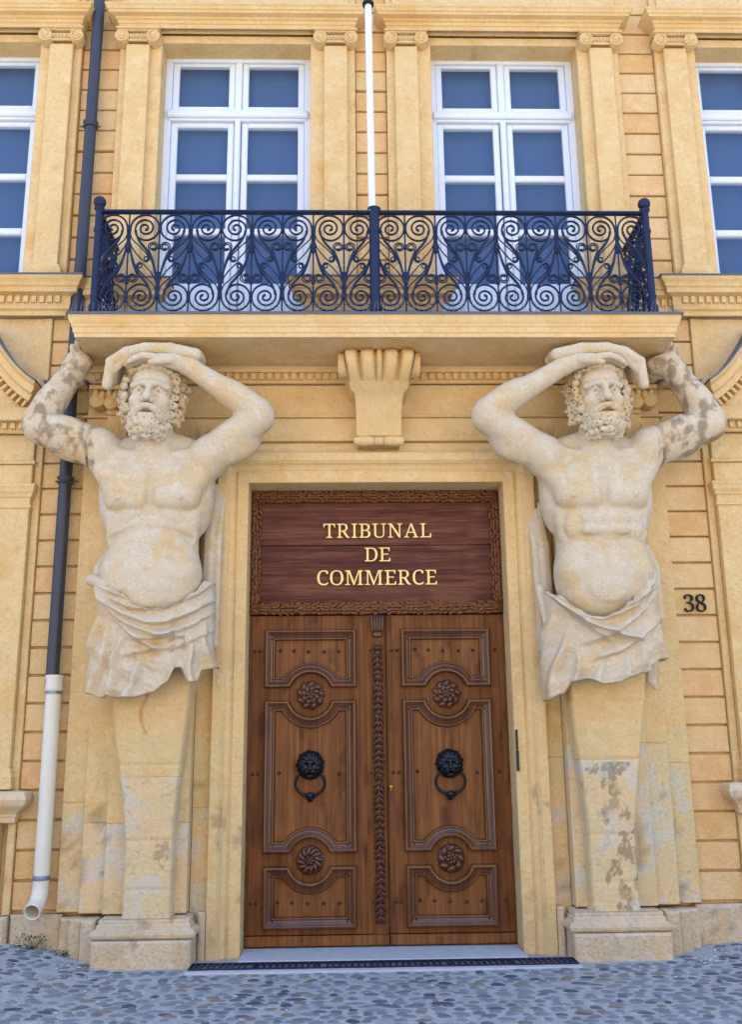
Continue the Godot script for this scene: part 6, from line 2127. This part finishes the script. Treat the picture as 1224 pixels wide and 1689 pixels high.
# ---------------------------------------------------------------- across the street, behind the photographer: sunlit houses whose light fills the shade
func build_opposite() -> void:
	var looks := ["cream plastered house with six shuttered windows, across the street", "ochre plastered house with eight shuttered windows, across the street", "pale stone house with ten shuttered windows, across the street"]
	var tones := [Color(0.90, 0.83, 0.70), Color(0.90, 0.76, 0.56), Color(0.88, 0.82, 0.72)]
	var x := -27.0
	for k in 3:
		var cols: int = [3, 4, 5][k]
		var w := cols * 4.4
		var hgt: float = [11.5, 12.5, 12.0][k]
		var h := thing("facing_house", looks[k], "house", Vector3(x + w * 0.5, 0, 27.0), "houses across the street")
		var m := MB.new()
		m.box(x + 0.02, x + w - 0.02, -0.3, hgt, 25.0, 33.0)
		part(h, "wall", m, plain(tones[k], 0.9))
		var rf := MB.new()
		rf.quad(Vector3(x, hgt, 24.6), Vector3(x + w, hgt, 24.6), Vector3(x + w, hgt + 1.8, 29.0), Vector3(x, hgt + 1.8, 29.0))
		rf.quad(Vector3(x + w, hgt, 33.4), Vector3(x, hgt, 33.4), Vector3(x, hgt + 1.8, 29.0), Vector3(x + w, hgt + 1.8, 29.0))
		part(h, "roof", rf, plain(Color(0.62, 0.42, 0.32), 0.9))
		for c in cols:
			for f in 2:
				var cx := x + 2.2 + c * 4.4
				var y := 4.6 + f * 3.7
				var wm := MB.new()
				wm.box(cx - 0.55, cx + 0.55, y, y + 2.1, 24.97, 25.0)
				var wi := part(h, "window", wm, mat["glass"])
				for s in [-1.0, 1.0]:
					var sm := MB.new()
					sm.box(cx + s * 0.87 - 0.3, cx + s * 0.87 + 0.3, y - 0.05, y + 2.15, 24.93, 24.995)
					part(wi, "shutter", sm, plain(Color(0.72, 0.74, 0.70), 0.7))
		var dm := MB.new()
		dm.box(x + w * 0.5 - 0.7, x + w * 0.5 + 0.7, 0.0, 2.7, 24.95, 24.998)
		part(h, "door", dm, mat["wood"])
		x += w + 0.05

# ---------------------------------------------------------------- scene
func _ready() -> void:
	var cam := Camera3D.new()
	cam.name = "camera"
	add_child(cam)
	cam.position = Vector3(-0.284, 1.5352, 8.6657)
	cam.rotation = Vector3(0.2460, -0.0272, -0.0114)
	cam.fov = 54.87
	cam.near = 0.05
	cam.far = 1000.0
	cam.current = true
	var sky_mat := ProceduralSkyMaterial.new()
	sky_mat.sky_top_color = Color(0.60, 0.73, 0.94)
	sky_mat.sky_horizon_color = Color(0.66, 0.77, 0.91)
	sky_mat.sky_curve = 0.13
	sky_mat.ground_bottom_color = Color(0.30, 0.30, 0.31)
	sky_mat.ground_horizon_color = Color(0.6, 0.62, 0.65)
	sky_mat.sun_angle_max = 1.0
	var sky := Sky.new()
	sky.sky_material = sky_mat
	var env := Environment.new()
	env.background_mode = Environment.BG_SKY
	env.sky = sky
	env.background_energy_multiplier = 0.85
	env.tonemap_mode = Environment.TONE_MAPPER_LINEAR
	env.tonemap_exposure = 2.95
	env.sdfgi_enabled = true
	env.ssao_enabled = true
	env.ssil_enabled = true
	var we := WorldEnvironment.new()
	we.name = "world_environment"
	we.environment = env
	add_child(we)
	var sun := DirectionalLight3D.new()
	sun.name = "sun"
	sun.light_energy = 1.6
	sun.light_color = Color(1.0, 0.96, 0.88)
	sun.light_angular_distance = 0.5
	sun.shadow_enabled = true
	add_child(sun)
	sun.look_at_from_position(Vector3(-2.0, 10.0, -4.9), Vector3.ZERO)
	grime = noise_of(51, 1.6, 4)
	speck = noise_of(52, 4.5, 4)
	var t0 := Time.get_ticks_msec()
	make_materials()
	print("materials ", Time.get_ticks_msec() - t0)
	build_ground()
	build_facade()
	build_balcony()
	print("front ", Time.get_ticks_msec() - t0)
	build_door()
	giant(-1.0, "bearded stone giant with a plain smooth belly, left arm laid over his brow", 3)
	giant(1.0, "bearded stone giant with ridged belly muscles, right arm laid over his brow", 4)
	print("giants ", Time.get_ticks_msec() - t0)
	build_railing()
	build_opposite()
	build_small_things()
	print("all ", Time.get_ticks_msec() - t0)
